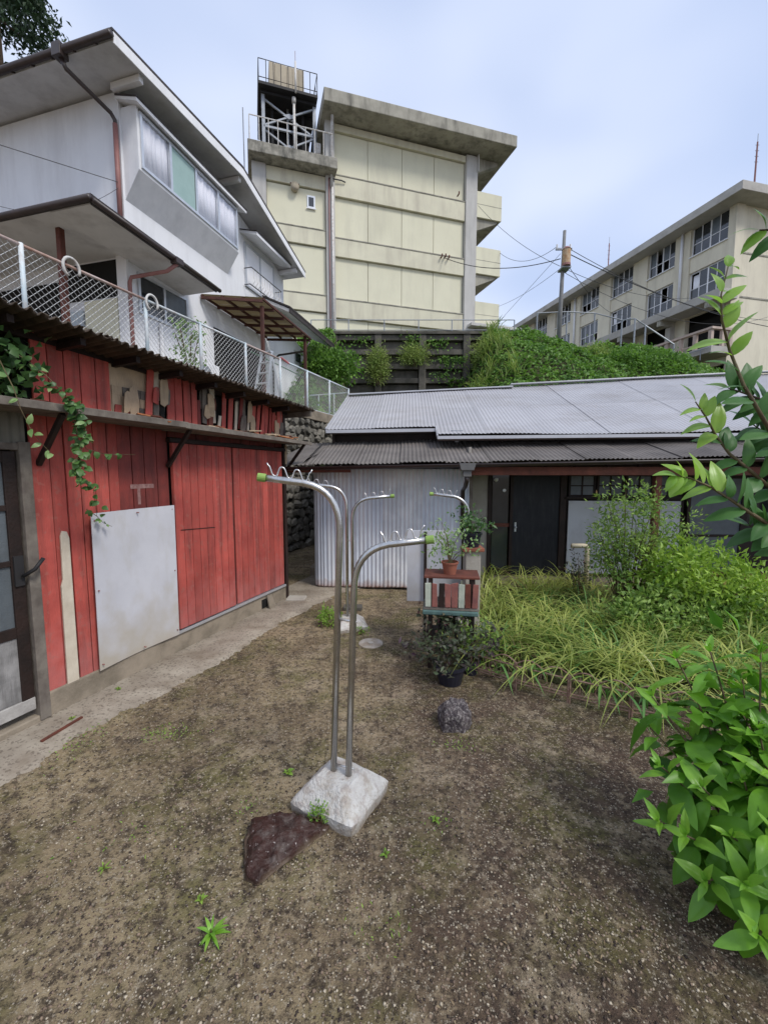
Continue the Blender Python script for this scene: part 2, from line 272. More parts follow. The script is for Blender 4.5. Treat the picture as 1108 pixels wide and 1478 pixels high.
M['rock'] = mat('dark_maroon_rock', (.055, .022, .016), (.03, .017, .014), sc=9, rough=.5, bump=.9, bsc=35, bdist=.02, dirt=(.15, .125, .11), damt=.75, dscale=(16, 16, 16), orand=0, spec=.25, zband=[(-.01, .035, (.16, .12, .08), .9, 14)], fine=((.5, .45, .42), 60, .66, .8))
M['fleck'] = mat('white_flecked_stone', (.11, .09, .09), (.05, .04, .045), sc=14, rough=.9, bump=1, bsc=60, bdist=.03, dirt=(.5, .46, .43), damt=.8, dscale=(50, 50, 40), orand=0)
M['bark'] = mat('bark', (.11, .075, .05), (.06, .045, .03), sc=14, rough=.95, bump=.6, bsc=40)
M['twig'] = mat('green_brown_twig', (.13, .11, .05), (.09, .06, .035), sc=14, rough=.7, bump=.2)
M['vine'] = leafmat('ivy_leaf', (.035, .085, .03), (.11, .22, .055), rough=.4)
M['vinepale'] = leafmat('pale_ivy_leaf', (.14, .26, .08), (.3, .42, .17), rough=.4)
M['hill'] = leafmat('hillside_leaf', (.04, .11, .022), (.2, .36, .06), rough=.55)
M['hillpale'] = leafmat('hillside_grass_leaf', (.14, .24, .045), (.34, .40, .12), rough=.6)
M['treeleaf'] = leafmat('dark_tree_leaf', (.012, .03, .014), (.035, .07, .025), rough=.6, trans=.15)
M['hyd'] = leafmat('broad_leaf_dark', (.045, .15, .015), (.15, .34, .03), rough=.4, spec=.35, trans=.32)
M['hydnew'] = leafmat('broad_leaf_young', (.13, .33, .035), (.27, .50, .06), rough=.36, spec=.45, trans=.35)
M['cam'] = leafmat('glossy_leaf_dark', (.035, .1, .03), (.08, .19, .045), rough=.42, spec=.3, trans=.25)
M['camnew'] = leafmat('glossy_leaf_young', (.17, .34, .045), (.32, .5, .09), rough=.35, spec=.45, trans=.4)
M['nandina'] = leafmat('fine_bush_leaf', (.06, .15, .03), (.3, .42, .09), rough=.5, c3=(.42, .2, .13))
M['nandinabright'] = leafmat('bright_bush_leaf', (.12, .25, .025), (.36, .5, .08), rough=.5)
M['sedge'] = leafmat('sedge_blade', (.11, .19, .03), (.5, .53, .15), rough=.5, trans=.35, c3=(.62, .58, .36))
M['sedgedark'] = leafmat('green_blade', (.07, .19, .045), (.2, .36, .09), rough=.45, trans=.3)
M['weed'] = leafmat('weed_leaf', (.14, .27, .04), (.3, .46, .07), rough=.5, trans=.3)
M['awnwood'] = mat('dark_awning_timber', (.10, .04, .03), (.06, .028, .022), sc=6, rough=.7, bump=.3)
M['purple'] = leafmat('dark_purple_leaf', (.05, .02, .04), (.09, .13, .06), rough=.5, c3=(.2, .07, .08))
M['cord'] = mat('black_cable', (.06, .06, .063), rough=.6, bump=0)

# ------------------------------------------------------------------ ground
def soil():
    m = bpy.data.materials.new('gravelly_soil'); m.use_nodes = True; t = m.node_tree; L = t.links.new; b = t.nodes['Principled BSDF']; b.inputs['Roughness'].default_value = .95; b.inputs['Specular IOR Level'].default_value = .15
    g = N(t, 'ShaderNodeNewGeometry'); pos = g.outputs['Position']
    def nz(sc, det=8, ro=.65):
        n = N(t, 'ShaderNodeTexNoise'); n.inputs['Scale'].default_value = sc; n.inputs['Detail'].default_value = det; n.inputs['Roughness'].default_value = ro; L(pos, n.inputs[0]); return n.outputs[0]
    def rng(o, a, b_, c=0, d=1):
        r = N(t, 'ShaderNodeMapRange'); r.inputs[1].default_value = a; r.inputs[2].default_value = b_; r.inputs[3].default_value = c; r.inputs[4].default_value = d; L(o, r.inputs[0]); return r.outputs[0]
    def mixc(a, c, f):
        q = N(t, 'ShaderNodeMixRGB')
        if isinstance(a, tuple): q.inputs[1].default_value = (*a, 1)
        else: L(a, q.inputs[1])
        q.inputs[2].default_value = (*c, 1); L(f, q.inputs[0]); return q.outputs[0]
    c = mixc((.36, .28, .17), (.17, .125, .075), rng(nz(.9), .42, .6))
    sx = N(t, 'ShaderNodeSeparateXYZ'); L(pos, sx.inputs[0])
    # damper, darker and pinker soil to the right of the yard
    ma = N(t, 'ShaderNodeMath', operation='MULTIPLY_ADD'); ma.inputs[1].default_value = 1.6; L(nz(.9), ma.inputs[0]); L(sx.outputs[0], ma.inputs[2])
    c = mixc(c, (.10, .066, .05), rng(ma.outputs[0], .5, 1.3, 0, .88))
    c = mixc(c, (.13, .125, .04), rng(nz(1.5, 8, .7), .47, .6, 0, .72))
    c = mixc(c, (.42, .34, .23), rng(nz(2.3, 8, .72), .53, .63, 0, .75))
    c = mixc(c, (.07, .055, .035), rng(nz(1.7, 8, .75), .56, .66, 0, .7))
    c = mixc(c, (.23, .14, .12), rng(nz(2.3, 5), .62, .72, 0, .5))
    c = mixc(c, (.075, .054, .04), rng(nz(7, 7, .75), .5, .6, 0, .8))
    c = mixc(c, (.42, .33, .21), rng(nz(11, 7, .75), .53, .64, 0, .6))
    c = mixc(c, (.045, .034, .026), rng(nz(27, 6, .8), .5, .6, 0, .85))
    c = mixc(c, (.46, .39, .29), rng(nz(46, 5, .75), .56, .64, 0, .8))
    v = N(t, 'ShaderNodeTexVoronoi'); v.inputs['Scale'].default_value = 95; L(pos, v.inputs['Vector'])
    vs = N(t, 'ShaderNodeSeparateColor'); L(v.outputs['Color'], vs.inputs[0])
    f = N(t, 'ShaderNodeMath', operation='MULTIPLY'); L(rng(v.outputs['Distance'], .25, .4, 1, 0), f.inputs[0]); L(rng(vs.outputs[0], .86, .9), f.inputs[1])
    c = mixc(c, (.46, .40, .31), f.outputs[0])
    L(c, b.inputs['Base Color'])
    bp = N(t, 'ShaderNodeBump'); bp.inputs['Strength'].default_value = .9; bp.inputs['Distance'].default_value = .02
    ad = N(t, 'ShaderNodeMath', operation='ADD'); L(nz(55, 8, .75), ad.inputs[0]); L(rng(v.outputs['Distance'], 0, .5, .25, 0), ad.inputs[1]); L(ad.outputs[0], bp.inputs['Height']); L(bp.outputs[0], b.inputs['Normal'])
    return m
M['soil'] = soil()
def gh(x, y):                               # yard relief
    e = max(0, min(1, (5.2-abs(y-2.6))/1.5))*max(0, min(1, (4.2-abs(x-.6))/1.2))
    return e*(.022*noise.noise((x*1.3, y*1.3, 0))+.012*noise.noise((x*6, y*6, 3))+.006*noise.noise((x*19, y*19, 7)))
def axis(a, b, step, far, grow=1.35):
    v = list(np.arange(a, b, step)); s = step; lo = a; hi = v[-1]; L1 = []; H1 = []
    while lo > -far: s *= grow; lo -= s; L1.append(lo)
    s = step
    while hi < far: s *= grow; hi += s; H1.append(hi)
    return L1[::-1]+v+H1
xs = axis(-3, 3.2, .03, 350); ys = axis(.3, 7.2, .03, 350)
g = MB(); g.v = [(x, y, gh(x, y)) for y in ys for x in xs]; nx = len(xs)
g.f = [(j*nx+i, j*nx+i+1, (j+1)*nx+i+1, (j+1)*nx+i) for j in range(len(ys)-1) for i in range(nx-1)]
g.build('ground', M['soil'], smooth=True, kind='structure')

# upper terraces and the planted bank between them
def sm(a, b, x): t = max(0, min(1, (x-a)/(b-a))); return t*t*(3-2*t)
def hh(x, y):
    plate = 7.8 - .75*sm(5.6, 8.5, x) - 1.3*sm(10.5, 15, x)
    t = sm(11.2, 19, y)**.8
    z = 2.6+(plate-2.6)*t
    lat = sm(-2.2, -1.4, x)*(1-sm(3.0, 4.6, x))        # the bank stays low in front of the lattice wall
    z2 = 2.6+1.9*sm(11.2, 16, y) if y < 19.0 else plate
    z = z*(1-lat)+z2*lat
    if y < 19.2: z += .25*noise.noise((x*.5, y*.5, 1))+.1*noise.noise((x*1.7, y*1.7, 5))
    return z
g = MB(); xs = list(np.arange(-3.2, 22, .4))+[26, 34, 50, 80, 140, 300]; ys = [10.9]+list(np.arange(11.2, 18.9, .35))+[18.98, 19.02]+list(np.arange(19.4, 24, .8))+[30, 60, 150, 340]
g.v = [(x, y, hh(x, y) if y > 11 else 0) for y in ys for x in xs]; nx = len(xs)
g.f = [(j*nx+i, j*nx+i+1, (j+1)*nx+i+1, (j+1)*nx+i) for j in range(len(ys)-1) for i in range(nx-1)]
M['bank'] = mat('bank_soil', (.08, .075, .035), (.05, .06, .022), sc=2, rough=.95, bump=.6, bsc=8, bdist=.1)
g.build('hillside', M['bank'], smooth=True, kind='structure')
# ------------------------------------------------------------------ red shed
SH = Fr((-1.5, 6.17), vp(775))
shed = troot('red_board_shed', 'faded red timber shed with torn upper boards and a corrugated roof, on the left', 'shed', SH)
box('concrete_base', M['concrete'], shed, -3.32, .02, -.035, .12, -.05, .20, bevel=.012)
# base vent with a propped tile
box('vent_opening', M['black'], shed, -.62, -.5, -.042, -.02, .03, .15)
MB().prism([(-.55, -.13, .0), (-.40, -.13, .0), (-.43, -.06, .19), (-.52, -.06, .19)], (0, .02, 0)).build('leaning_tile', M['concrete'], shed)
# rear and side walls
box('rear_wall', M['darkwood'], shed, -3.3, -.02, 1.9, 1.96, 0, 2.75)
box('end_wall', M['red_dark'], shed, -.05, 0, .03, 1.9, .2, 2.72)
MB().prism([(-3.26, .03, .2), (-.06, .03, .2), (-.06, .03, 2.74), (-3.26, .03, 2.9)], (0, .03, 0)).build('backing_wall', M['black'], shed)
box('floor_slab', M['concrete'], shed, -3.9, 0, .12, 1.95, -.05, .12)
def plank(s0, s1, z0, z1, m, n0=-.02, th=.022, name='board', lean=0):
    b = MB(); i = .004
    b.prism([(s0+i, n0, z0+random.uniform(-.01, .01)), (s1-i, n0, z0+random.uniform(-.01, .01)), (s1-i+lean, n0+random.uniform(-.003, .003), z1), (s0+i+lean, n0, z1)], (0, th, 0))
    return b.build(name, m, shed, bevel=.003)
# lower wall: wide boards, dark repair panel, sliding door boards
s = -3.27
edges = [-3.27, -3.14, -3.03, -2.92, -2.80, -2.68, -2.58]
for a, b_ in zip(edges, edges[1:]):
    if a == -3.14:
        plank(a, b_, .19, 2.33, M['red'], n0=-.012, th=.015)
    else: plank(a, b_, .19, 2.33, M['red'])
st = MB(); st.prism([(-3.135, -.03, .19), (-3.045, -.03, .19), (-3.045, -.03, 1.38), (-3.06, -.03, 1.43), (-3.095, -.03, 1.44), (-3.11, -.03, 1.40), (-3.115, -.03, 1.05), (-3.13, -.03, 1.0)], (0, .016, 0))
st.build('bare_strip', M['ply'], shed, bevel=.003, label='long bare pale wood patch where the red board is gone')
e = [-2.58, -2.44, -2.31, -2.17, -2.035]
for a, b_ in zip(e, e[1:]): plank(a, b_, 1.0, 2.33, M['red_dark'], n0=-.008)
for a, b_ in zip(e, e[1:]): plank(a, b_, .19, 1.0, M['red'], n0=-.008)
tp = MB(); tp.box(-2.47, -2.22, -.0105, -.0085, 1.75, 1.79); tp.box(-2.40, -2.37, -.0105, -.0085, 1.6, 1.75)
tp.build('tape_residue', mat('old_tape', (.33, .2, .18), (.2, .1, .09), sc=30, rough=.7, bump=0), shed)
def door(s0, s1, z0, z1, n, k):
    d = box('sliding_door', M['red'], shed, s0, s1, n+.012, n+.035, z0, z1)
    w = (s1-s0)/k
    for i in range(k):
        b = MB().box(s0+i*w+.003, s0+(i+1)*w-.003, n, n+.0115, z0, z1); b.build('board', M['red'], d, bevel=.003)
    return d
d1 = door(-2.02, -1.15, .25, 2.2, -.055, 8); d2 = door(-1.10, -.06, .245, 2.2, -.035, 9)
box('door_gap_shade', M['black'], shed, -1.149, -1.101, -.02, .03, .24, 2.2); box('lower_gap_shade', M['black'], shed, -2.0, -.05, .0, .03, .2, .3)  # black strips stand in for shade in the gaps between and below the doors
MB().bar((-1.96, -.0575, 1.30), (-1.47, -.0575, 1.27), .003, .008).build('scratch_strip', M['darkwood'], d1)
box('door_sill', M['alu'], shed, -2.05, -.05, -.06, -.0, .205, .235, bevel=.004)
box('door_head', M['darkwood'], shed, -2.05, 0, -.065, -.0, 2.205, 2.25, bevel=.003)
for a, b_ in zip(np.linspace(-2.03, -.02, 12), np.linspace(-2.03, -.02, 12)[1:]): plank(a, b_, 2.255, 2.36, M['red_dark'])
box('corner_post', M['darkwood'], shed, -.03, .03, -.05, .04, 0, 2.72, bevel=.004)
box('corner_strip', M['bare'], shed, .0, .045, -.058, -.05, 2.02, 2.3)
# pale sheet fixed over the boards
ps = MB(); n = 12
for i in range(n+1):
    t = i/n; s0 = -2.895+.84*t; nn = -.075+.02*math.sin(t*math.pi*1.1)
    ps.v += [(s0, nn+.012, .20+.012*t), (s0, nn, 1.56+.01*t)]
ps.f = [(2*i, 2*i+2, 2*i+3, 2*i+1) for i in range(n)]
pp = ps.build('metal_panel', M['sheet'], shed, solid=.006, label='large pale grey rectangular sheet screwed over the boards')
for a, z in ((-2.87, .25), (-2.87, .9), (-2.87, 1.5), (-2.46, 1.53), (-2.08, 1.53), (-2.08, .9), (-2.08, .27), (-2.46, .24)):
    MB().tube([(a, -.084, z), (a, -.06, z)], .006, 6).build('screw', M['rustpipe'], pp)
# upper wall boards, torn in the middle
s = -3.2; tops = []
UM = [('red', 2.38)]*5
x = -3.22
while x < -2.62:
    w = random.uniform(.105, .13); plank(x, min(x+w, -2.61), 2.40, 2.93, M['red'], n0=-.02); x += w
box('lath_sheet', M['bare'], shed, -2.605, -2.12, -.002, .02, 2.4, 2.93, label='exposed bare lath where red boards have torn away')
for j, z in enumerate((2.42, 2.50, 2.58)):
    x = -2.6
    while x < -2.15:
        w = random.uniform(.07, .11); o = box('shingle', M['greywood'] if random.random() < .3 else M['bare'], shed, x+.003, x+w-.003, -.010-.002*j, -.003, z+.003, z+.085); x += w
def torn(s0, w, z0, z1, m, lean, n0=-.03):
    plank(s0, s0+w, z0, z1+(.07 if z1 > 2.6 else 0), m, n0=n0, lean=lean, th=.014)
for s0, w, z0, z1, mm, ln in ((-2.60, .07, 2.40, 2.50, 'red', .02), (-2.50, .05, 2.4, 2.46, 'red', .01), (-2.30, .08, 2.4, 2.92, 'red', .07), (-2.2, .07, 2.4, 2.62, 'greywood', .02), (-2.19, .08, 2.6, 2.88, 'ply', .03), (-2.12, .06, 2.4, 2.9, 'black', 0),  # black entry stands in for a shaded gap between torn boards
        (-2.04, .1, 2.4, 2.88, 'red', .01), (-1.94, .1, 2.4, 2.87, 'red', .0), (-1.83, .1, 2.4, 2.85, 'red', -.01), (-1.72, .08, 2.4, 2.84, 'red', .01), (-1.64, .05, 2.4, 2.62, 'red_dark', .01), (-1.58, .07, 2.44, 2.82, 'greywood', .01), (-1.5, .06, 2.4, 2.6, 'red', .02), (-1.44, .08, 2.46, 2.82, 'ply', -.02), (-1.35, .05, 2.4, 2.56, 'ply', .03),
        (-1.28, .07, 2.4, 2.8, 'red', .05), (-1.17, .08, 2.4, 2.8, 'red', .05), (-1.05, .05, 2.4, 2.7, 'ply', .04), (-.99, .06, 2.44, 2.8, 'red_dark', .06), (-.90, .07, 2.4, 2.78, 'greywood', .02), (-.82, .05, 2.42, 2.78, 'ply', .05), (-.74, .08, 2.4, 2.75, 'red', .06), (-.64, .07, 2.4, 2.75, 'red', .07), (-.55, .08, 2.4, 2.74, 'red', .07), (-.46, .07, 2.4, 2.73, 'red', .05), (-.37, .07, 2.4, 2.72, 'red', .06), (-.28, .06, 2.4, 2.70, 'ply', .05), (-.2, .07, 2.4, 2.68, 'greywood', .03), (-.12, .07, 2.4, 2.62, 'red', .06)):
    torn(s0, w, z0, z1, M[mm], ln+random.uniform(-.01, .01), -.03-random.uniform(0, .012))
for s0, w, z0, z1 in ((-2.15, .1, 2.5, 2.72), (-1.6, .12, 2.6, 2.8), (-1.02, .1, 2.5, 2.75), (-.93, .1, 2.6, 2.7)):
    torn(s0, w, z0, z1, M['greywood'], .03, -.02)
random.seed(19)
for i in range(22):
    s0 = random.choice([random.uniform(-2.55, -2.0), random.uniform(-1.66, -1.3), random.uniform(-1.1, -.75), random.uniform(-.35, -.1)]); z0 = random.uniform(2.38, 2.62); w = random.uniform(.05, .1); h = random.uniform(.14, .3); ln = random.uniform(0, .035); n0 = -.048-random.uniform(0, .02)
    h = min(h, 2.84-z0)
    MB().prism([(s0, n0, z0+random.uniform(-.02, .02)), (s0+w*.5, n0, z0-random.uniform(0, .03)), (s0+w, n0, z0+random.uniform(-.02, .03)), (s0+w+ln*.5, n0-.008, z0+h*.55), (s0+w*.9+ln, n0, z0+h*random.uniform(.85, 1)), (s0+w*.4+ln, n0, z0+h), (s0+ln*.9, n0, z0+h*random.uniform(.8, 1)), (s0-.008+ln*.45, n0-.008, z0+h*.5)], (0, .006, 0)).build('torn_strip', random.choice([M['bare'], M['ply'], M['bare'], M['greywood'], M['red'], M['brownwood']]), shed)
# ledge with tile fragments and its braces
lg = MB().box(-4.3, -2.1, -.36, -.0, 2.325, 2.35).build('ledge_board', M['greywood'], shed, bevel=.003)
MB().box(-2.095, .2, -.36, -.0, 2.315, 2.34).build('ledge_board', M['greywood'], shed, bevel=.003)
MB().box(-4.3, -2.12, -.385, -.362, 2.325, 2.38).build('ledge_edge', M['greywood'], shed, bevel=.004)
MB().prism([(-2.15, -.385, 2.32), (.22, -.385, 2.30), (.22, -.385, 2.345), (-2.15, -.385, 2.375)], (0, .022, 0)).build('ledge_edge', M['greywood'], shed, bevel=.004)
M['terracotta'] = mat('terracotta_fragment', (.40, .15, .06), (.28, .11, .05), sc=20, rough=.85, bump=.4)
for i in range(46):
    s0 = random.choice([random.uniform(-3.3, -2.75), random.uniform(-2.55, -2.15), random.uniform(-1.9, -1.4), random.uniform(-1.2, -.6), random.uniform(-.6, -.1)])
    boxi(UB, 'tile_fragment', random.choice([M['terracotta'], M['terracotta'], M['brownwood'], M['bare']]), shed, (s0, random.uniform(-.33, -.1), 2.365+random.uniform(0, .035)), (random.uniform(.1, .24), random.uniform(.05, .11), .012), (random.uniform(-.15, .15), random.uniform(-.15, .15), random.uniform(-.5, .5)))
for s0 in (-3.22, -2.05, .1):
    MB().bar((s0, -.33, 2.32), (s0, -.02, 1.96), .035).build('brace', M['darkwood'], shed, bevel=.003)
# corrugated roof
SRU = (1, 0, -.035)
def rf(x, t):
    n = -.42+t*2.6; return (x, n, 2.955-.037*(x+3.6)-.05*(n+.42)), (0, 0, 1)
x = -4.6
while x < .05:
    w = .84 if x+.84 < .15 else .2-x
    corr(M['shedroof'], rf, x, x+w+.06, .078, .016, 'roof_sheet', shed, ys=(0, .3, 1), solid=.007, jag=.006, ph=x*3)
    x += w
for k, s0 in enumerate(np.arange(-4.4, .2, .46)):
    z = 2.955-.037*(s0+3.6); MB().bar((s0, -.30, z-.055), (s0, 2.1, z-.17), .04, .05).build('rafter', M['darkwood'], shed)
MB().bar((-4.6, .0, 2.95), (.12, .0, 2.77), .05, .05).build('purlin', M['darkwood'], shed)
MB().prism([(.15, -.40, 2.72), (.19, -.40, 2.72), (.19, -.40, 2.80), (.15, -.40, 2.80)], (0, 2.4, -.05)).build('barge_board', M['greywood'], shed, bevel=.003)
# left part: recess, grey cladding, glazed door
box('recess_wall', M['black'], shed, -4.6, -3.24, .5, .55, 2.3, 2.95)  # black panel paints the shade deep under the roof
box('recess_side', M['darkwood'], shed, -3.26, -3.22, .05, .5, 2.3, 2.93)
corr(mat('grey_ribbed_cladding', (.23, .22, .18), (.17, .16, .13), sc=4, rough=.7, bump=.1, dirt=(.1, .09, .07), damt=.5), lambda x, t: ((x, -.03, 2.10+t*.23), (0, -1, 0)), -4.6, -3.3, .06, .006, 'ribbed_cladding', shed, solid=.002)
box('door_post', M['greywood'], shed, -3.36, -3.285, -.06, .05, .02, 2.12, bevel=.005)
box('door_lintel', M['greywood'], shed, -4.6, -3.36, -.055, .04, 2.06, 2.11, bevel=.004)
box('threshold', M['concrete'], shed, -4.6, -3.3, -.05, .12, -.05, .06, bevel=.01)
gd = box('glazed_door', M['darkwood'], shed, -3.45, -3.37, -.03, .01, .12, 2.05, bevel=.004)
box('door_stile', M['darkwood'], gd, -4.3, -4.2, -.03, .01, .12, 2.05)
for z0, z1 in ((.70, .78), (1.23, 1.27), (1.63, 1.67), (1.97, 2.05)): box('glazing_bar', M['darkwood'], gd, -4.2, -3.45, -.028, .008, z0, z1, bevel=.003)
for z0, z1 in ((.78, 1.23), (1.27, 1.63), (1.67, 1.97)): box('pane', M['greyglass'], gd, -4.2, -3.45, -.012, -.006, z0, z1)
box('kick_panel', mat('silvered_wood', (.30, .29, .28), (.16, .155, .15), sc=7, rough=.9, bump=.5, bsc=30, bscale=(5, 5, .6), dirt=(.07, .065, .06), damt=.7, dscale=(12, 12, 1.5)), gd, -4.2, -3.45, -.018, .0, .22, .70)
box('bottom_rail', mat('pale_worn_wood', (.45, .43, .4), (.3, .28, .26), sc=9, rough=.9, bump=.4), gd, -4.3, -3.37, -.034, .012, .12, .215, bevel=.004)
MB().tube([(-3.40, -.06, 1.15), (-3.36, -.13, 1.2), (-3.30, -.13, 1.27)], .014, 8).build('handle', M['ironblack'], gd, smooth=True)
MB().box(-3.44, -3.38, -.045, -.03, 1.08, 1.3).build('lock_plate', M['ironblack'], gd)
# paving strip along the shed and into the alley
b = MB(); pts = []
for i in range(420):
    t = i/419; s0 = -5.2+t*8.6; w = (.54 if s0 < -2 else .54+.08*sm(-2, 0, s0))+.05*math.sin(s0*2.3)+.07*noise.noise((s0*3.1, 0, 0))+.05*noise.noise((s0*11, 1, 0))+.035*noise.noise((s0*37, 2, 0))
    if s0 > .2: w = .62+.45*sm(.2, 1.5, s0)
    p0 = SH.w(s0, .3 if s0 > .1 else -.036, .014); p1 = SH.w(s0, -w, .012); pm = SH.w(s0, -w*.5, .016); p2 = SH.w(s0, -w-.03, -.04)
    b.v += [tuple(p0), tuple(pm), tuple(p1), tuple(p2)]
b.f = [(4*i+k, 4*i+k+1, 4*i+k+5, 4*i+k+4) for i in range(419) for k in range(3)]
M['path'] = mat('worn_concrete_path', (.36, .315, .25), (.25, .21, .165), sc=3, rough=.95, bump=.6, bsc=40, dirt=(.17, .13, .09), damt=.8, dscale=(3.5, 3.5, 3.5), orand=0, fine=((.1, .08, .06), 45, .57, .6))
b.build('path', M['path'], smooth=True, kind='structure')
MB().bar(SH.w(-3.52, -.33, .022), SH.w(-3.22, -.30, .022), .02, .012).build('wood_strip', M['brownwood'], thing=('thin reddish strip of wood lying on the path in front of the glazed door', 'wood strip'))
# ------------------------------------------------------------------ long low house at the back
LH = Fr((0, 6.65), (.998, -.06))
lh = troot('long_low_house', 'long single-storey house with silver-grey corrugated roof and galvanised end wall', 'house', LH)
cs = [-1.0, -.62, -.02, .62, 1.34]
for i, (a, b_) in enumerate(zip(cs, cs[1:])):
    corr(M['galv2'] if i == 2 else M['galv'], lambda x, t, i=i: ((x, -.004*i, .03+.004*math.sin(x*9)*(1-t)+t*1.93), (0, -1, 0)), a, b_+.03, .066, .009, 'wall_sheet', lh, ys=(0, .5, 1), solid=.002)
def rc(x, t):                                # the sheet that wraps the rounded corner
    if x < .25: th = x/.25*math.pi/2; return (-1.0-.16*math.sin(th), .16-.16*math.cos(th), .03+t*1.93), (-math.sin(th), -math.cos(th), 0)
    return (-1.16, .16+x-.25, .03+t*1.93), (-1, 0, 0)
corr(M['galv'], rc, 0, .25, .066, .007, 'corner_sheet', lh, solid=.002); corr(M['galv'], rc, .25, 3.6, .066, .008, 'side_sheet', lh, solid=.002)
box('corner_post', M['greywood'], lh, 1.33, 1.40, -.02, .06, 0, 1.95, bevel=.004)
box('return_wall', M['plaster'], lh, 1.34, 1.38, .06, .5, 0, 2.3)
box('plaster_wall', M['plaster'], lh, 1.38, 1.73, .5, .56, .12, 2.3)
box('porch_slab', M['concrete'], lh, 1.36, 10.2, .0, .5, -.05, .14, bevel=.01)
box('rear_wall', M['plaster'], lh, -1.1, 10.2, 5.2, 5.3, 0, 2.6)
box('right_wall', M['plaster'], lh, 10.1, 10.2, .5, 5.2, 0, 2.6)
box('upper_wall', M['darkwood'], lh, -1.0, 10.1, 1.02, 1.08, 1.9, 2.75)
box('transom_wall', M['darkwood'], lh, 1.73, 10.1, .5, .56, 1.87, 2.3)
# porch doors
box('door_frame', M['darkwood'], lh, 1.73, 1.79, .46, .56, .14, 1.87, bevel=.004); box('door_frame', M['darkwood'], lh, 2.10, 2.15, .46, .56, .14, 1.87, bevel=.004); box('door_frame', M['darkwood'], lh, 2.92, 3.02, .46, .56, .14, 1.87, bevel=.004)
nd = box('narrow_glass_door', M['darkwood'], lh, 1.79, 2.10, .50, .53, .14, .26)
box('pane', M['darkglass'], nd, 1.81, 2.08, .515, .52, .26, .98); box('mid_rail', M['brownwood'], nd, 1.79, 2.1, .5, .53, .98, 1.04); box('pane', M['darkglass'], nd, 1.81, 2.08, .515, .52, 1.04, 1.87)
bd = box('black_door', M['blackdoor'], lh, 2.15, 2.92, .49, .53, .15, 1.86, bevel=.004)
MB().tube([(2.2, .485, .98), (2.2, .44, .98)], .016, 8).build('door_knob', M['alu'], bd, smooth=True); box('lock_plate', M['alu'], bd, 2.185, 2.215, .48, .489, .9, 1.06)
MB().tube([(1.86, .49, 1.78), (1.86, .47, 1.78)], .035, 14).build('white_bell', M['whitetrim'], lh, smooth=True)
MB().tube([(2.0, .49, 1.6), (2.0, .47, 1.6)], .028, 9).build('white_sticker', M['whitetrim'], lh)
# high windows over the pale board, then sliding glass doors
box('window_sill', M['darkwood'], lh, 3.0, 4.95, .42, .56, 1.46, 1.5, bevel=.003)
for k in range(4):
    a = 3.06+k*.46; w = MB(); w.box(a, a+.035, .49, .53, 1.5, 1.87).box(a+.405, a+.44, .49, .53, 1.5, 1.87).box(a+.035, a+.405, .49, .53, 1.5, 1.53).box(a+.035, a+.405, .49, .53, 1.84, 1.87)
    o = w.build('window_frame', M['darkwood'], lh)
    box('glazing_bar', M['darkwood'], o, a+.21, a+.235, .495, .525, 1.53, 1.84); box('glazing_bar', M['darkwood'], o, a+.035, a+.405, .497, .523, 1.67, 1.69)
    box('pane', M['greyglass'], o, a+.035, a+.21, .505, .51, 1.53, 1.84); box('pane', M['greyglass'], o, a+.235, a+.405, .505, .51, 1.53, 1.84)
box('board_backing', M['darkwood'], lh, 3.02, 4.95, .53, .56, .14, 1.46)
box('pale_board', mat('pale_grey_board', (.62, .63, .65), (.55, .56, .58), sc=2, rough=.7, bump=.1, dirt=(.36, .35, .34), damt=.5, dscale=(3, 3, 2)), lh, 3.06, 4.86, .46, .49, .2, 1.43, bevel=.004, label='wide pale grey board covering the wall below the high windows')
for k, a in enumerate(np.arange(4.98, 10, .9)):
    w = MB(); w.box(a, a+.05, .48, .53, .16, 1.87).box(a+.85, a+.9, .48, .53, .16, 1.87).box(a+.05, a+.85, .48, .53, .16, .26).box(a+.05, a+.85, .48, .53, 1.8, 1.87).box(a+.05, a+.85, .48, .53, .84, .88)
    o = w.build('sliding_glass_door', M['darkwood'], lh)
    box('pane', M['darkglass'] if k % 2 else M['greyglass'], o, a+.05, a+.85, .5, .505, .88, 1.8); box('lower_panel', M['darkwood'] if k % 2 else M['greyglass'], o, a+.05, a+.85, .5, .51, .26, .84)
box('step', M['brownwood'], lh, 5.2, 8.5, .02, .3, .14, .3, bevel=.006)
for a in (3.97, 6.8, 9.6): box('porch_post', M['brownwood'], lh, a, a+.09, -.36, -.27, 0, 1.9, bevel=.005)
# fascia, pent roof, gutters
box('eave_beam', M['brownwood'], lh, 1.31, 10.2, -.42, -.35, 1.86, 1.98, bevel=.004)
box('eave_beam', M['brownwood'], lh, -1.5, -.48, -.42, -.35, 1.90, 1.98, bevel=.004)
for a in np.arange(1.5, 10, .45): MB().bar((a, -.34, 1.99), (a, .5, 2.26), .045, .05).build('rafter', M['darkwood'], lh)
def pent(x, t):
    n = -.52+t*1.55; xx = x+ (0 if x > -1.2 else (.28*t)); return (xx, n, 2.03+.0175*x+.43*t+.004*math.sin(x*3)), (0, -.26, .96)
x = -1.72
k = 0
while x < 10.2:
    w = .66; corr(M['roofpent'], (lambda xx, t, k=k: (Vector(pent(xx, t)[0])+Vector((0, 0, .012*(k % 2))), pent(xx, t)[1])), x, x+w+.02, .064, .008, 'pent_roof_sheet', lh, ys=(0, .5, 1), solid=.002, jag=.004)
    x += w; k += 1
gt = MB(); P2 = []
for i in range(2):
    xx = (-1.74, 10.2)[i]; zz = 2.005+.0175*xx
    for j in range(9):
        th = math.pi+math.pi*j/8; P2.append((xx, -.57+.05*math.cos(th), zz+.05*math.sin(th)))
gt.v = P2; gt.f = [(j, j+1, j+10, j+9) for j in range(8)]
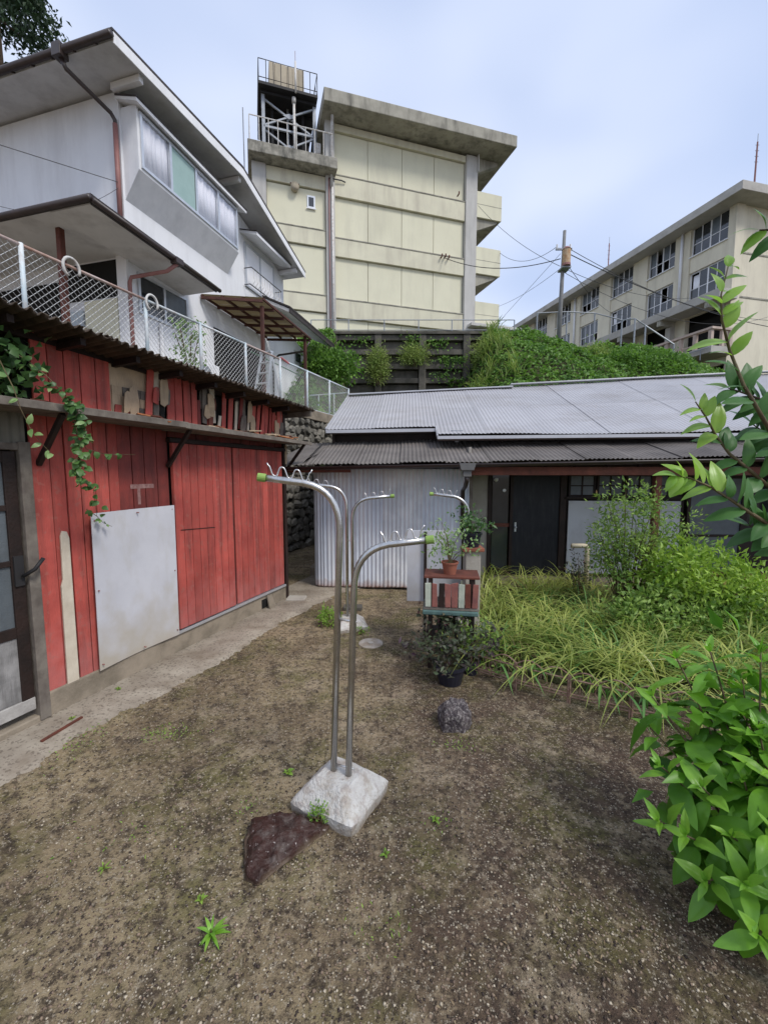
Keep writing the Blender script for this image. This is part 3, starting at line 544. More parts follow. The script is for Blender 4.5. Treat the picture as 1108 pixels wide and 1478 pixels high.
gt.build('gutter', M['gutter'], lh, smooth=True, solid=.004)
for a in np.arange(-1.5, 10, .9): MB().bar((a, -.62, 2.01+.0175*a), (a, -.45, 2.0+.0175*a), .012, .02).build('gutter_bracket', M['gutter'], lh)
rh = MB(); rh.prism([(1.14, -.63, 1.93), (1.32, -.63, 1.93), (1.35, -.63, 2.03), (1.11, -.63, 2.03)], (0, .13, 0)); rh.box(1.17, 1.29, -.6, -.52, 1.84, 1.929); rh.build('rain_hopper', mat('grey_plastic_hopper', (.16, .155, .15), (.1, .1, .1), rough=.5, bump=0), lh, bevel=.006)
MB().tube([(1.23, -.56, 1.85), (1.23, -.56, 1.78), (1.24, -.3, 1.68), (1.24, -.06, 1.62), (1.24, -.05, .2)], .032, 10).build('downpipe', M['gutter'], lh, smooth=True)
rh = MB(); rh.prism([(1.12, .44, 2.52), (1.26, .44, 2.52), (1.29, .44, 2.60), (1.09, .44, 2.60)], (0, .12, 0)); rh.tube([(1.19, .5, 2.52), (1.19, .42, 2.42)], .035, 8); rh.build('rain_hopper', M['steelgrey'], lh)
# main roof
def up(x, t):                                # t = 0 at the front eave (n = .6), 1 at the ridge
    n = .6+2.9*t; return (x, n, 2.62+(1.12+.028*(x+1))*t+.008*x), (0, -.36, .93)
def sheet_rows(x0, x1, t0, t1, rows, prefix='roof_sheet', dz=0):
    x = x0; k = 0
    while x < x1-.05:
        w = min(.82, x1-x)
        for r in range(rows):
            a = t0+(t1-t0)*r/rows; b_ = t0+(t1-t0)*(r+1)/rows+.01
            corr(M['roofup'], (lambda xx, t, a=a, b_=b_, r=r, k=k: (Vector(up(xx, a+(b_-a)*t)[0])+Vector((0, 0, dz+.008*(rows-1-r)+.006*(k % 2)+.012*math.sin(xx*1.3)+(.0 if t else .002))), up(xx, 0)[1])), x, x+w+.02, .066, .0055, prefix, lh, solid=.002)
        x += w; k += 1
sheet_rows(-1.05, .86, .04, 1, 2)
sheet_rows(.86, 2.8, -.1, 1, 2, dz=.0)
sheet_rows(2.8, 10.6, -.1, 1.05, 2, dz=.0)
bk = MB(); bk.q((-1.05, 3.5, 3.72), (10.6, 3.5, 4.08), (10.6, 6.2, 2.9), (-1.05, 6.2, 2.6)); bk.build('rear_roof', M['roofup'], lh, solid=.01)
M['flash'] = mat('pale_metal_flashing', (.5, .5, .52), (.44, .44, .46), sc=3, rough=.4, bump=0, metal=.3)
def pt(x, t, dz=0, dy=0): p = up(x, t)[0]; return (p[0], p[1]+dy, p[2]+dz)
MB().bar(pt(-1.06, 1, .03), pt(2.8, 1, .03), .16, .03).build('ridge_cap', M['flash'], lh, bevel=.005)
MB().bar(pt(2.78, 1.05, .05), pt(10.6, 1.05, .05), .16, .03).build('ridge_cap', M['flash'], lh, bevel=.005)
MB().bar(pt(-1.06, .03, -.03), pt(.85, .03, -.03), .03, .055).build('eave_trim', M['flash'], lh)
MB().bar(pt(.86, -.11, -.03), pt(10.6, -.11, -.03), .03, .05).build('eave_trim', M['flash'], lh)
MB().bar(pt(-1.06, .05, -.075, .03), pt(.85, .05, -.075, .03), .05, .04).build('eave_batten', M['darkwood'], lh)
MB().bar(pt(.86, -.09, -.075, .03), pt(10.6, -.09, -.075, .03), .05, .05).build('eave_batten', M['darkwood'], lh)
MB().bar(pt(.86, -.11, -.02), pt(.86, .05, 0), .025, .06).build('step_trim', M['flash'], lh)
MB().bar(pt(-1.06, .03, .0), pt(-1.06, 1, .0), .03, .05).build('verge_trim', M['flash'], lh)
gb = MB(); gb.prism([(-1.0, .95, 1.9), (-1.0, 5.2, 1.9), (-1.0, 6.0, 2.62), (-1.0, 3.5, 3.66), (-1.0, .95, 2.6)], (.05, 0, 0)); gb.build('gable_wall', M['darkwood'], lh)
MB().tube([(-1.62, -.3, 1.95), (-1.55, .35, 1.9)], .02).build('corner_strut', M['darkwood'], lh)
for n in (.9, 1.9, 2.9): box('side_post', M['darkwood'], lh, -1.32, -1.24, n, n+.08, 0, 2.25)
box('side_sill', M['concrete'], lh, -1.42, -1.2, .8, 4.6, -.03, .16, bevel=.01)
# bent beige pipe standing at the porch
bp = at(845, 835, 6.25)
MB().tube([(bp.x, 6.25, 0), (bp.x, 6.25, .72), (bp.x, 6.25, .76), (bp.x-.02, 6.25, .785), (bp.x-.06, 6.25, .79), (bp.x-.24, 6.25, .79)], .036, 12).build('bent_pipe', mat('beige_plastic_pipe', (.60, .53, .38), (.52, .45, .32), sc=8, rough=.45, bump=0), smooth=True, thing=('beige bent plastic pipe rising from the bed in front of the pale board', 'pipe'))
MB().tube([(bp.x+.1, 6.3, 0), (bp.x+.1, 6.3, .3)], .02, 8).build('short_pipe', M['cord'], smooth=True, thing=('short dark pipe stub just right of the beige bent pipe', 'pipe'))
# ------------------------------------------------------------------ left terrace, stone retaining wall, chain-link fence
FF = Fr((-1.54, 12), vp(775))
tb = MB(); tb.v = [tuple(FF.w(*q)) for q in ((-16, .02, 3.48), (1.5, .02, 3.48), (4.5, .6, 3.48), (4.5, 40, 3.6), (-16, 40, 3.6), (-16, .02, -.5), (1.5, .02, -.5), (4.5, .6, -.5), (4.5, 40, -.5), (-16, 40, -.5))]
tb.f = [(0, 1, 2, 3, 4), (5, 6, 1, 0), (6, 7, 2, 1), (7, 8, 3, 2), (8, 9, 4, 3), (9, 5, 0, 4)]
tb.build('house_terrace', M['concrete'], kind='structure')
rw = troot('stone_retaining_wall', 'old rubble stone retaining wall behind the red shed, below the wire fence', 'retaining wall', FF)
box('wall_core', M['mortar'], rw, -12, 1.5, -.05, .015, 0, 3.25)
box('coping', M['concrete'], rw, -12, 1.52, -.14, .015, 3.25, 3.5, bevel=.015)
stones = []
for k in range(7):
    random.seed(40+k); b = MB(); n = 7; ring = []
    for j in range(n):
        th = 2*math.pi*j/n+random.uniform(-.2, .2); ring.append((math.cos(th)*random.uniform(.42, .54), math.sin(th)*random.uniform(.42, .54)))
    b.v = [(x, 0, z) for x, z in ring]+[(x*.72, -1+random.uniform(-.2, .2), z*.72) for x, z in ring]+[(random.uniform(-.1, .1), -1.15, random.uniform(-.1, .1))]
    b.f = [(j, (j+1) % n, n+(j+1) % n, n+j) for j in range(n)]+[(n+j, n+(j+1) % n, 2*n) for j in range(n)]
    me = bpy.data.meshes.new('stone'); me.from_pydata(b.v, [], b.f); me.materials.append(M['stone']); stones.append(me)
random.seed(11)
far = MB()
for r in range(16):
    z = .1+r*.205
    s0 = -11.5+random.uniform(0, .2)
    while s0 < 1.45:
        w = random.uniform(.2, .36)
        if s0 > -4.2 :
            o = bpy.data.objects.new('stone', random.choice(stones)); C.objects.link(o); o.parent = rw
            o.location = (s0+w/2, -.045, z+random.uniform(-.05, .05)); o.scale = (w*1.05, random.uniform(.04, .1), random.uniform(.17, .32)); o.rotation_euler = (0, random.uniform(-.8, .8), 0)
        else: far.prism([(s0, -.05, z-.08), (s0+w*.9, -.05, z-.09), (s0+w*.85, -.05, z+.09), (s0+.02, -.05, z+.08)], (0, -.06, 0))
        s0 += w*.98
far.build('stones', M['stone'], rw, kind='stuff')
cf = troot('chain_link_fence', 'chain-link fence with pale blue and rusty posts on the terrace edge below the white house', 'fence', FF)
ZB, ZT = 3.52, 4.47
posts = [-9.0, -7.48, -6.1, -4.95, -3.89, -2.15, -1.21, 0.0, 1.28]
posts = [-10.2, -9.0, -7.48, -5.73-.15, -4.8, -3.6, -2.4, -1.21, 0.0, 1.28]
for i, s0 in enumerate(posts): MB().tube([(s0, 0, ZB-.05), (s0, 0, ZT+.02)], .026, 8).build('post', M['fenceblue'], cf, smooth=True)
for i in range(len(posts)-1):
    z1 = ZT if i < len(posts)-2 else ZT; MB().tube([(posts[i], 0, ZT), (posts[i+1], 0, ZT)], .019, 6).build('rail', M['rustrail'] if i in (0, 1, 2, 5) else M['fenceblue'], cf, smooth=True)
MB().tube([(posts[0], 0, ZB+.02), (posts[-1], 0, ZB+.02)], .012, 6).build('bottom_rail', M['fenceblue'], cf)
MB().tube([(-2.4, -.03, ZT+.03), (-2.1, -.04, ZT-.03)], .022, 6).build('rag_tie', mat('red_pink_rag', (.6, .2, .2), rough=.9, bump=0), cf)
wm = MB(); hgt = ZT-ZB-.03; stp = .085; a = posts[0]-hgt
while a < posts[-1]:
    for sg in (1, -1):
        p0, p1 = (a, ZB+.02), (a+hgt, ZT)
        if sg < 0: p0, p1 = (a, ZT), (a+hgt, ZB+.02)
        t0 = max(0, (posts[0]-p0[0])/hgt); t1 = min(1, (posts[-1]-p0[0])/hgt)
        if t1 > t0:
            q0 = (p0[0]+hgt*t0, .004*sg, p0[1]+(p1[1]-p0[1])*t0); q1 = (p0[0]+hgt*t1, .004*sg, p0[1]+(p1[1]-p0[1])*t1); wm.tube([q0, q1], .0034, 4, cap=False)
    a += stp
wm.build('wire_mesh', M['fencewire'], cf, kind='stuff')
ef = MB()                                    # the fence turns the corner at its far end
for k in range(3): ef.tube([(1.28, .55*k+.5, ZB), (1.28, .55*k+.5, ZT-.1)], .02, 6)
ef.tube([(1.28, 0, ZT-.1), (1.28, 1.6, ZT-.1)], .018, 6); ef.tube([(1.28, 0, ZB+.1), (1.28, 1.6, ZB+.1)], .018, 6); ef.build('return_rail', M['fenceblue'], cf)
for i, (s0, lab) in enumerate(((-6.96, 'white looped hanger hooked on the fence rail, nearer the left edge'), (-5.80, 'white looped hanger on the fence rail below the white downpipe corner'))):
    pts = [(s0+.0, -.05, ZT+.10)]
    pts = [(s0+.10*math.cos(t), -.045, ZT-.03+.12*math.sin(t)) for t in np.linspace(-.5, 4.3, 16)]
    MB().tube(pts, .017, 8).build('plastic_hanger', M['whitesteel'], smooth=True, thing=(lab, 'hanger', 'white hangers on the fence')).matrix_world = Matrix.Translation(FF.P) @ Matrix.Rotation(FF.a, 4, 'Z')
# ------------------------------------------------------------------ white house
WP = at(170, 135, 8.1); WH = Fr((WP.x, WP.y), vp(720))
wh = troot('white_two_storey_house', 'white rendered two-storey house with a gable roof and a long bay window, upper left', 'house', WH)
prof = [(0, 3.4), (5.9, 3.4), (5.9, 8.03), (2.75, 8.86), (0, 8.68)]
MB().prism([(s_, 0, z) for s_, z in prof], (0, 8, 0)).build('wall', M['whitewall'], wh)
def roofz(s_): return 8.68+.24*(s_+.70)/3.45 if s_ < 2.75 else 8.92-.88*(s_-2.75)/3.15
rfm = MB()
rfm.prism([(-.72, -.70, roofz(-.72)), (2.75, -.70, 8.92), (6.0, -.70, roofz(6.0)), (6.0, -.70, roofz(6.0)+.13), (2.75, -.70, 9.07), (-.72, -.70, roofz(-.72)+.13)], (0, 9.5, 0)).build('roof', M['soffit'], wh)
MB().prism([(-.74, -.72, roofz(-.72)+.131), (2.75, -.72, 9.071), (6.03, -.72, roofz(6.0)+.131), (6.03, -.72, roofz(6.0)+.17), (2.75, -.72, 9.12), (-.74, -.72, roofz(-.72)+.17)], (0, 9.6, 0)).build('roof_covering', M['darkroof'], wh)
MB().prism([(-.72, -.722, roofz(-.72)-.04), (2.75, -.722, 8.88), (6.0, -.722, roofz(6.0)-.04), (6.0, -.722, roofz(6.0)+.12), (2.75, -.722, 9.05), (-.72, -.722, roofz(-.72)+.12)], (0, .02, 0)).build('barge_board', M['whitetrim'], wh)
for s0 in (-.10, 2.75, 5.62): MB().box(s0-.045, s0+.045, -.62, 0, roofz(s0)-.13, roofz(s0)-.02).build('purlin_end', M['whitetrim'], wh)
gt = MB(); gt.tube([(-.78, -.74, 8.72), (-.78, 8.5, 8.76)], .055, 8); gt.build('gutter', M['gutter'], wh, smooth=True)
for n in np.arange(-.4, 8, .45): MB().bar((-.78, n, 8.65), (-.66, n, 8.74), .02, .02).build('gutter_bracket', M['gutter'], wh)
gc = WH.sz(125, 57, 0)
MB().box(-.86, -.70, .22, .40, 8.6, 8.8).build('rain_hopper', M['gutter'], wh, bevel=.01)
MB().tube([(-.78, .31, 8.62), (-.72, .28, 8.5), (-.12, .05, 8.24), (-.06, .03, 8.16), (-.06, .03, 8.05)], .035, 8).build('downpipe', M['gutter'], wh, smooth=True)
MB().tube([(-.06, .03, 8.1), (-.06, .03, 6.3)], .042, 8).build('downpipe', M['rustpipe'], wh, smooth=True)
# bay window
BN = -.34
s0, z1 = WH.sz(200, 160, BN); s1, _ = WH.sz(341, 300, BN); _, z0 = WH.sz(197, 236, BN)
bay = MB(); bay.prism([(s0-.05, BN, z0-.05), (s0-.05, 0, z0-.52), (s0-.05, 0, z1+.08), (s0-.05, BN, z1+.08)], (.05, 0, 0))
bay.prism([(s1, BN, z0-.05), (s1, 0, z0-.52), (s1, 0, z1+.08), (s1, BN, z1+.08)], (.05, 0, 0))
bay.prism([(s0, BN, z0-.05), (s0, 0, z0-.52), (s0, 0, z0-.46), (s0, BN, z0+.01)], (s1-s0, 0, 0))
bay.build('bay_box', M['whitetrim'], wh)
MB().prism([(s0-.16, BN-.12, z1+.02), (s0-.16, 0, z1+.16), (s0-.16, 0, z1+.20), (s0-.16, BN-.12, z1+.08)], (s1-s0+.42, 0, 0)).build('bay_canopy', M['whitetrim'], wh)
MB().prism([(s0-.17, BN-.13, z1+.081), (s0-.17, 0, z1+.201), (s0-.17, 0, z1+.23), (s0-.17, BN-.13, z1+.105)], (s1-s0+.44, 0, 0)).build('bay_canopy_edge', M['darkroof'], wh)
wf = MB(); wf.box(s0, s1, BN-.03, BN+.05, z0, z0+.05).box(s0, s1, BN-.03, BN+.05, z1-.05, z1+.0).box(s0, s0+.05, BN-.029, BN+.049, z0+.05, z1-.05).box(s1-.05, s1, BN-.029, BN+.049, z0+.05, z1-.05)
wfo = wf.build('window_frame', M['alu'], wh)
pw = (s1-s0)/4
for k in range(1, 4): box('mullion', M['alu'], wfo, s0+k*pw-.03, s0+k*pw+.03, BN-.028, BN+.045, z0+.05, z1-.05)
def curtain(par, a, b_, n, z0, z1, m):
    c = MB(); K = 36
    for i in range(K+1):
        x = a+(b_-a)*i/K; y = n+.01*math.sin(i*.95)+.008*math.sin(i*.4)
        c.v += [(x, y, z0), (x, y, z1)]
    c.f = [(2*i, 2*i+2, 2*i+3, 2*i+1) for i in range(K)]
    return c.build('curtain', m, par, smooth=True, solid=.004)
for k in range(4):
    a = s0+k*pw+.04; b_ = s0+(k+1)*pw-.04
    if k == 1: box('green_shutter', M['shutter'], wfo, a, b_, BN-.005, BN+.005, z0+.05, z1-.05)
    else: box('pane', M['glass'], wfo, a, b_, BN-.012, BN-.008, z0+.05, z1-.05); curtain(wfo, a, b_, BN+.022, z0+.05, z1-.05, M['curtain'])
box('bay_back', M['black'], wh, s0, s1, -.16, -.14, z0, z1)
# second-floor small window with hood and balustrade
a0, zt = WH.sz(353, 350, 0); a1, _ = WH.sz(392, 385, 0); _, zb = WH.sz(353, 412, 0)
box('window_recess', M['greyglass'], wh, a0, a1, -.012, -.002, zb, zt)
wf = MB(); wf.box(a0-.05, a0, -.05, -.0, zb, zt).box(a1, a1+.05, -.05, 0, zb, zt).box(a0, a1, -.049, 0, zt-.05, zt).box(a0, a1, -.049, 0, zb, zb+.05).box((a0+a1)/2-.03, (a0+a1)/2+.03, -.04, -.013, zb+.05, zt-.05)
o = wf.build('window_frame', M['alu'], wh); box('pane', M['curtain'], o, a0, (a0+a1)/2-.03, -.025, -.02, zb+.05, zt-.05); box('pane', M['curtain'], o, (a0+a1)/2+.03, a1, -.03, -.025, zb+.05, zt-.05)
MB().prism([(a0-.2, -.5, zt+.02), (a0-.2, 0, zt+.16), (a0-.2, 0, zt+.22), (a0-.2, -.5, zt+.10)], (a1-a0+.45, 0, 0)).build('window_hood', M['whitetrim'], wh)
MB().prism([(a0-.22, -.52, zt+.101), (a0-.22, 0, zt+.221), (a0-.22, 0, zt+.245), (a0-.22, -.52, zt+.12)], (a1-a0+.5, 0, 0)).build('hood_edge', M['darkroof'], wh)
br = MB(); br.tube([(a0-.1, -.03, zb+.42), (a0-.1, -.25, zb+.42), (a1+.1, -.25, zb+.42), (a1+.1, -.03, zb+.42)], .014, 5); br.tube([(a0-.1, -.03, zb), (a0-.1, -.2, zb), (a1+.1, -.2, zb), (a1+.1, -.03, zb)], .014, 5)
bro = br.build('balustrade', M['cord'], wh)
for k in range(11): x = a0+(a1-a0)*k/10; MB().tube([(x, -.25, zb+.42), (x, -.25, zb+.2), (x, -.29, zb+.1), (x, -.2, zb)], .008, 4).build('baluster', M['whitesteel'], bro)
# lean-to roof over the ground floor
MB().prism([(-1.36, -.78, 5.870), (1.45, -.78, 5.750), (1.45, -.002, 5.750), (-1.36, -.002, 5.870)], (0, 0, .10)).build('pent_roof', M['soffit'], wh)
MB().box(-1.36, 0, .001, 7, 5.890, 5.990).build('porch_ceiling', M['soffit'], wh)
MB().prism([(-1.38, -.82, 5.890), (-1.38, 7, 5.910), (-1.38, 7, 6.030), (-1.38, -.82, 6.010)], (.05, 0, 0)).build('porch_fascia', M['darkroof'], wh)
MB().prism([(-1.36, -.83, 5.860), (1.47, -.83, 5.740), (1.47, -.83, 5.860), (-1.36, -.83, 6.000)], (0, .04, 0)).build('pent_fascia', M['darkroof'], wh)
pcv = MB(); pcv.v = [(-1.36, -.8, 5.990), (1.46, -.8, 5.870), (-.002, -.002, 6.5), (1.46, -.002, 6.34), (-1.36, 7, 6.030), (-.002, 7, 6.5), (1.46, -.002, 5.870)]; pcv.f = [(0, 1, 3, 2), (0, 2, 5, 4), (1, 6, 3)]; pcv.build('pent_covering', M['darkroof'], wh, solid=.02)
MB().tube([(-1.42, -.86, 5.920), (-1.42, 7, 5.950)], .05, 8).build('gutter', M['gutter'], wh, smooth=True)
MB().tube([(-1.4, -.88, 5.890), (1.5, -.88, 5.770)], .04, 8).build('gutter', M['gutter'], wh, smooth=True)
MB().box(.18, .36, -.95, -.80, 5.74, 5.850).build('rain_hopper', M['gutter'], wh, bevel=.01)
MB().tube([(.27, -.88, 5.76), (.2, -.7, 5.62), (.0, -.08, 5.5), (-.02, -.06, 5.4), (-.02, -.06, 3.5)], .035, 8).build('downpipe', M['rustpipe'], wh, smooth=True)
# ground-floor window
a0, zt = WH.sz(197, 392, 0); a1, _ = WH.sz(269, 432, 0); _, zb = WH.sz(197, 450, 0)
wf = MB(); wf.box(a0, a0+.05, -.04, 0, zb, zt).box(a1-.05, a1, -.04, 0, zb, zt).box(a0+.05, a1-.05, -.039, 0, zt-.05, zt).box(a0+.05, a1-.05, -.039, 0, zb, zb+.05)
o = wf.build('window_frame', M['alu'], wh); box('mullion', M['alu'], o, (a0+a1)/2-.025, (a0+a1)/2+.025, -.035, -.01, zb+.05, zt-.05)
box('pane', M['darkglass'], o, a0+.05, (a0+a1)/2-.025, -.012, -.004, zb+.05, zt-.05); box('pane', M['greyglass'], o, (a0+a1)/2+.025, a1-.05, -.016, -.004, zb+.05, zt-.05)
# porch side: left facade openings, posts and meters
box('corner_pilaster', M['whitetrim'], wh, -.05, .0, -.03, .2, 3.5, 6.0)
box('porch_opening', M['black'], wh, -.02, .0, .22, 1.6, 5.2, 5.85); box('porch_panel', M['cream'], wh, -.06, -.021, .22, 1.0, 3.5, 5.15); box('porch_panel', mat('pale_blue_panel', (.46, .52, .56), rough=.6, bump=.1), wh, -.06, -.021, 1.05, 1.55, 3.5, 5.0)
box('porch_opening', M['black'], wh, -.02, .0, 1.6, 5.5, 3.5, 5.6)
for n, m, sx in ((-.62, M['brownwood'], -1.02), (1.2, M['rustpipe'], -1.2)): box('porch_post', m, wh, sx, sx+.09, n+.9, n+.99, 3.5, 6.0, bevel=.005)
for n, z, h in ((.9, 4.35, .3), (1.25, 4.4, .26), (.6, 4.1, .35)):
    bx = box('meter_box', M['steelgrey'] if n != .9 else M['tank'], wh, -.2, -.062, n, n+.24, z, z+h, bevel=.01); MB().tube([(-.205, n+.12, z+h*.6), (-.198, n+.12, z+h*.6)], .07, 12).build('dial', M['cord'], bx)
MB().tube([(-.1, .95, 4.3), (-.12, .95, 3.5)], .015).build('meter_pipe', M['rustpipe'], wh); MB().tube([(.7, -.05, 4.9), (.7, -.05, 3.5)], .04, 8).build('white_pipe', M['whitetrim'], wh)
# rear single-storey wing with its own pent roof
MB().prism([(5.9, 0, 3.4), (8.3, 0, 3.4), (8.3, 0, 5.9), (5.9, 0, 6.5)], (0, 6, 0)).build('rear_wing_wall', M['whitewall'], wh)
e1 = WH.sz(415, 441, -.7); e2 = WH.sz(481, 498, -.7)
MB().prism([(4.6, -.88, 6.44), (7.85, -.88, 6.34), (7.85, -.002, 6.75), (4.6, -.002, 6.85)], (0, 0, .09)).build('rear_wing_roof', M['soffit'], wh)
MB().prism([(4.58, -.91, 6.42), (7.88, -.91, 6.32), (7.88, -.91, 6.46), (4.58, -.91, 6.56)], (0, .03, 0)).build('rear_wing_fascia', M['darkroof'], wh)
MB().prism([(4.58, -.92, 6.54), (7.9, -.92, 6.44), (7.9, -.002, 6.86), (4.58, -.002, 6.96)], (0, 0, .05)).build('rear_wing_covering', M['darkroof'], wh)
a0, zt = WH.sz(424, 505, 0); a1, _ = WH.sz(441, 520, 0); _, zb = WH.sz(424, 523, 0)
o = box('window_frame', M['alu'], wh, a0, a1, -.03, 0, zb, zt); box('pane', M['darkglass'], o, a0+.06, (a0+a1)/2-.03, -.036, -.031, zb+.06, zt-.06); box('pane', M['curtain'], o, (a0+a1)/2+.03, a1-.06, -.036, -.031, zb+.06, zt-.06)
# kitchen door area and glazed awning
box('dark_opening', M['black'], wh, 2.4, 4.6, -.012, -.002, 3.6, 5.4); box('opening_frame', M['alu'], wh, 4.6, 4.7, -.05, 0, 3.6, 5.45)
aw = thing('awning', 'rust-brown timber awning with yellowed clear panels on the side of the white house', 'awning', WH.P, WH.a)
A0 = (1.95, -.05, 5.90); A1 = (4.75, -.05, 5.80); A2 = (2.5, -1.3, 5.90); A3 = (5.05, -1.3, 5.76)
for k in range(6):
    t = k/5; MB().bar(Vector(A0).lerp(Vector(A1), t), Vector(A2).lerp(Vector(A3), t), .05, .06).build('rafter', M['awnwood'], aw)
for t in (0, .33, .66, 1):
    MB().bar(Vector(A0).lerp(Vector(A2), t)+Vector((0, 0, .05)), Vector(A1).lerp(Vector(A3), t)+Vector((0, 0, .05)), .045, .045).build('batten', M['awnwood'], aw)
M['poly'] = leafmat('yellowed_clear_panel', (.24, .21, .15), (.32, .28, .2), rough=.4, trans=.5)
for k in range(5):
    q0, q1 = Vector(A0).lerp(Vector(A1), k/5+.003), Vector(A0).lerp(Vector(A1), k/5+.197); q2, q3 = Vector(A2).lerp(Vector(A3), k/5+.197), Vector(A2).lerp(Vector(A3), k/5+.003); zz = Vector((0, 0, .08)); MB().prism([q0+zz, q1+zz, q2+zz, q3+zz], (0, 0, .006)).build('clear_panel', M['poly'], aw)
for x in (2.62, 4.9): MB().bar((x, -1.2, 5.84), (x, -1.2, 3.5), .07).build('post', M['awnwood'], aw)
MB().tube([(5.0, -1.3, 5.7), (5.0, -1.1, 5.45), (5.0, -.3, 5.4), (5.0, -.1, 5.3), (5.0, -.08, 3.5)], .03, 8).build('drain_pipe', M['gutter'], aw, smooth=True)
MB().tube([(2.4, -1.0, 4.75), (5.2, -1.0, 4.75)], .015, 6).build('laundry_bar', mat('green_pole', (.08, .2, .12), rough=.5, bump=0), aw)
# terrace clutter behind the fence
def on_terr(x, y, Y): p = at(x, y, Y); return Vector((p.x, p.y, 3.48))
p = on_terr(272, 490, 7.9)
sh = thing('terrace_shrub', 'thin pale-leaved shrub standing behind the wire fence below the bay window', 'shrub', p)
st = MB()
for k in range(7): a = k*.9; st.tube([(0, 0, 0), (.08*math.cos(a), .08*math.sin(a), .5), (.22*math.cos(a), .22*math.sin(a), 1.0+.1*math.sin(k*3))], .01, 5)
st.build('stem', M['twig'], sh)
n = 240; th = np.random.rand(n)*6.28; rr = np.sqrt(np.random.rand(n))*.3; zz = .35+np.random.rand(n)*.85
leafcloud('foliage', M['vinepale'], np.stack([rr*np.cos(th), rr*np.sin(th), zz], 1), rnd_dirs(n), rnd_dirs(n, 1), .085, .05, sh)
p = on_terr(385, 520, 10.2)
ld = thing('step_ladder', 'aluminium step ladder leaning open behind the fence under the awning', 'ladder', p, -.4)
for sx in (-.2, .2):
    MB().bar((sx, -.3, 0), (sx*.7, 0, 1.25), .035, .05).build('rail', M['alu'], ld); MB().bar((sx, .3, 0), (sx*.7, 0, 1.25), .03, .04).build('rear_leg', M['alu'], ld)
for k in range(1, 5): z = k*.25; q = .2*(1-.3*z/1.25); box('tread', M['alu'], ld, -q, q, -.3*(1-z/1.25)-.05, -.3*(1-z/1.25)+.05, z, z+.02)
box('top_plate', M['alu'], ld, -.16, .16, -.06, .06, 1.25, 1.28)
p = on_terr(300, 500, 8.6); ac = thing('outdoor_unit', 'white boxy outdoor unit on the terrace beside the white pipe', 'air conditioner', p, WH.a)
box('casing', M['whitetrim'], ac, -.35, .35, 0, .28, .08, .62, bevel=.02); MB().tube([(-.1, -.015, .35), (-.1, .0, .35)], .2, 20).build('fan_grille', M['steelgrey'], ac); box('foot', M['cord'], ac, -.3, .3, .04, .24, 0, .08)
# ------------------------------------------------------------------ cream four-storey block
P = at(478, 497, 22); BF = Fr((P.x, P.y), vp(2500))
bb = troot('cream_concrete_block', 'cream four-storey concrete building end wall with projecting roof slab, behind the block lattice wall', 'building', BF)
BZ = 7.7
box('core', M['cream'], bb, .0, 8.12, .26, 14, BZ, 19.0)
box('annex_core', M['cream'], bb, -3.62, 0, .27, 9, BZ, 16.45)
rows = [(8.0, 9.78), (10.78, 12.76), (13.72, 15.62), (16.7, 18.62)]
cols = [.28, 2.0, 3.85, 5.67, 7.46]
for z0, z1 in rows:
    for a, b_ in zip(cols, cols[1:]): box('wall_panel', M['cream'], bb, a+.012, b_-.012, .16, .24, z0, z1-.0, bevel=.008)
def sb(k): return 1
for z0, z1 in ((9.80, 10.72), (12.78, 13.66), (15.64, 16.62), (18.64, 18.98)):
    box('beam', M['creamband'], bb, .27, 7.47, .02, .25, z0, z1-.02, bevel=.01)
    if z1 < 18: box('drip_ledge', M['brownwood'] if False else M['slab'], bb, .27, 7.47, -.005, .2, z1-.018, z1+.03)
box('column', M['greycol'], bb, -.18, .26, -.05, .3, BZ, 19.0, bevel=.01)
box('column', M['greycol'], bb, 7.48, 8.16, -.06, .3, BZ, 19.0, bevel=.01)
box('column', M['greycol'], bb, -3.66, -3.02, -.02, .3, BZ, 16.45, bevel=.01)
for z0, z1 in ((8.0, 9.95), (10.86, 13.1), (13.95, 15.75)): box('wall_panel', M['cream'], bb, -3.0, -.2, .16, .26, z0, z1, bevel=.008)
for z0, z1 in ((10.0, 10.80), (13.15, 13.9), (15.8, 16.43)):
    box('beam', M['creamband'], bb, -3.01, -.19, .06, .25, z0, z1, bevel=.01)
    if z1 < 16: box('drip_ledge', M['slab'], bb, -3.01, -.19, .03, .22, z1+.002, z1+.04)
# roof slab and annex slab
rs = MB(); rs.prism([(-.40, -1.1, 18.98), (9.9, -1.1, 19.15), (9.9, 14.4, 19.15), (-.40, 14.4, 18.98)], (0, 0, .57)); rs.build('roof_slab', M['slab'], bb, bevel=.03)
MB().prism([(8.12, -.2, 18.2), (8.12, 14, 18.2), (8.12, 14, 19.05), (8.12, -.2, 19.05)], (.05, 0, 0)).build('corridor_beam', M['greycol'], bb)
for n in (.15, 3.4, 6.8, 10.2, 13.4): MB().prism([(8.17, n, 18.3), (9.5, n, 18.95), (9.5, n, 19.1), (8.17, n, 19.1)], (0, .3, 0)).build('roof_bracket', M['slab'], bb)
an = box('annex_slab', M['ledge'], bb, -3.82, .3, -.62, 9.2, 16.46, 16.95, bevel=.03)
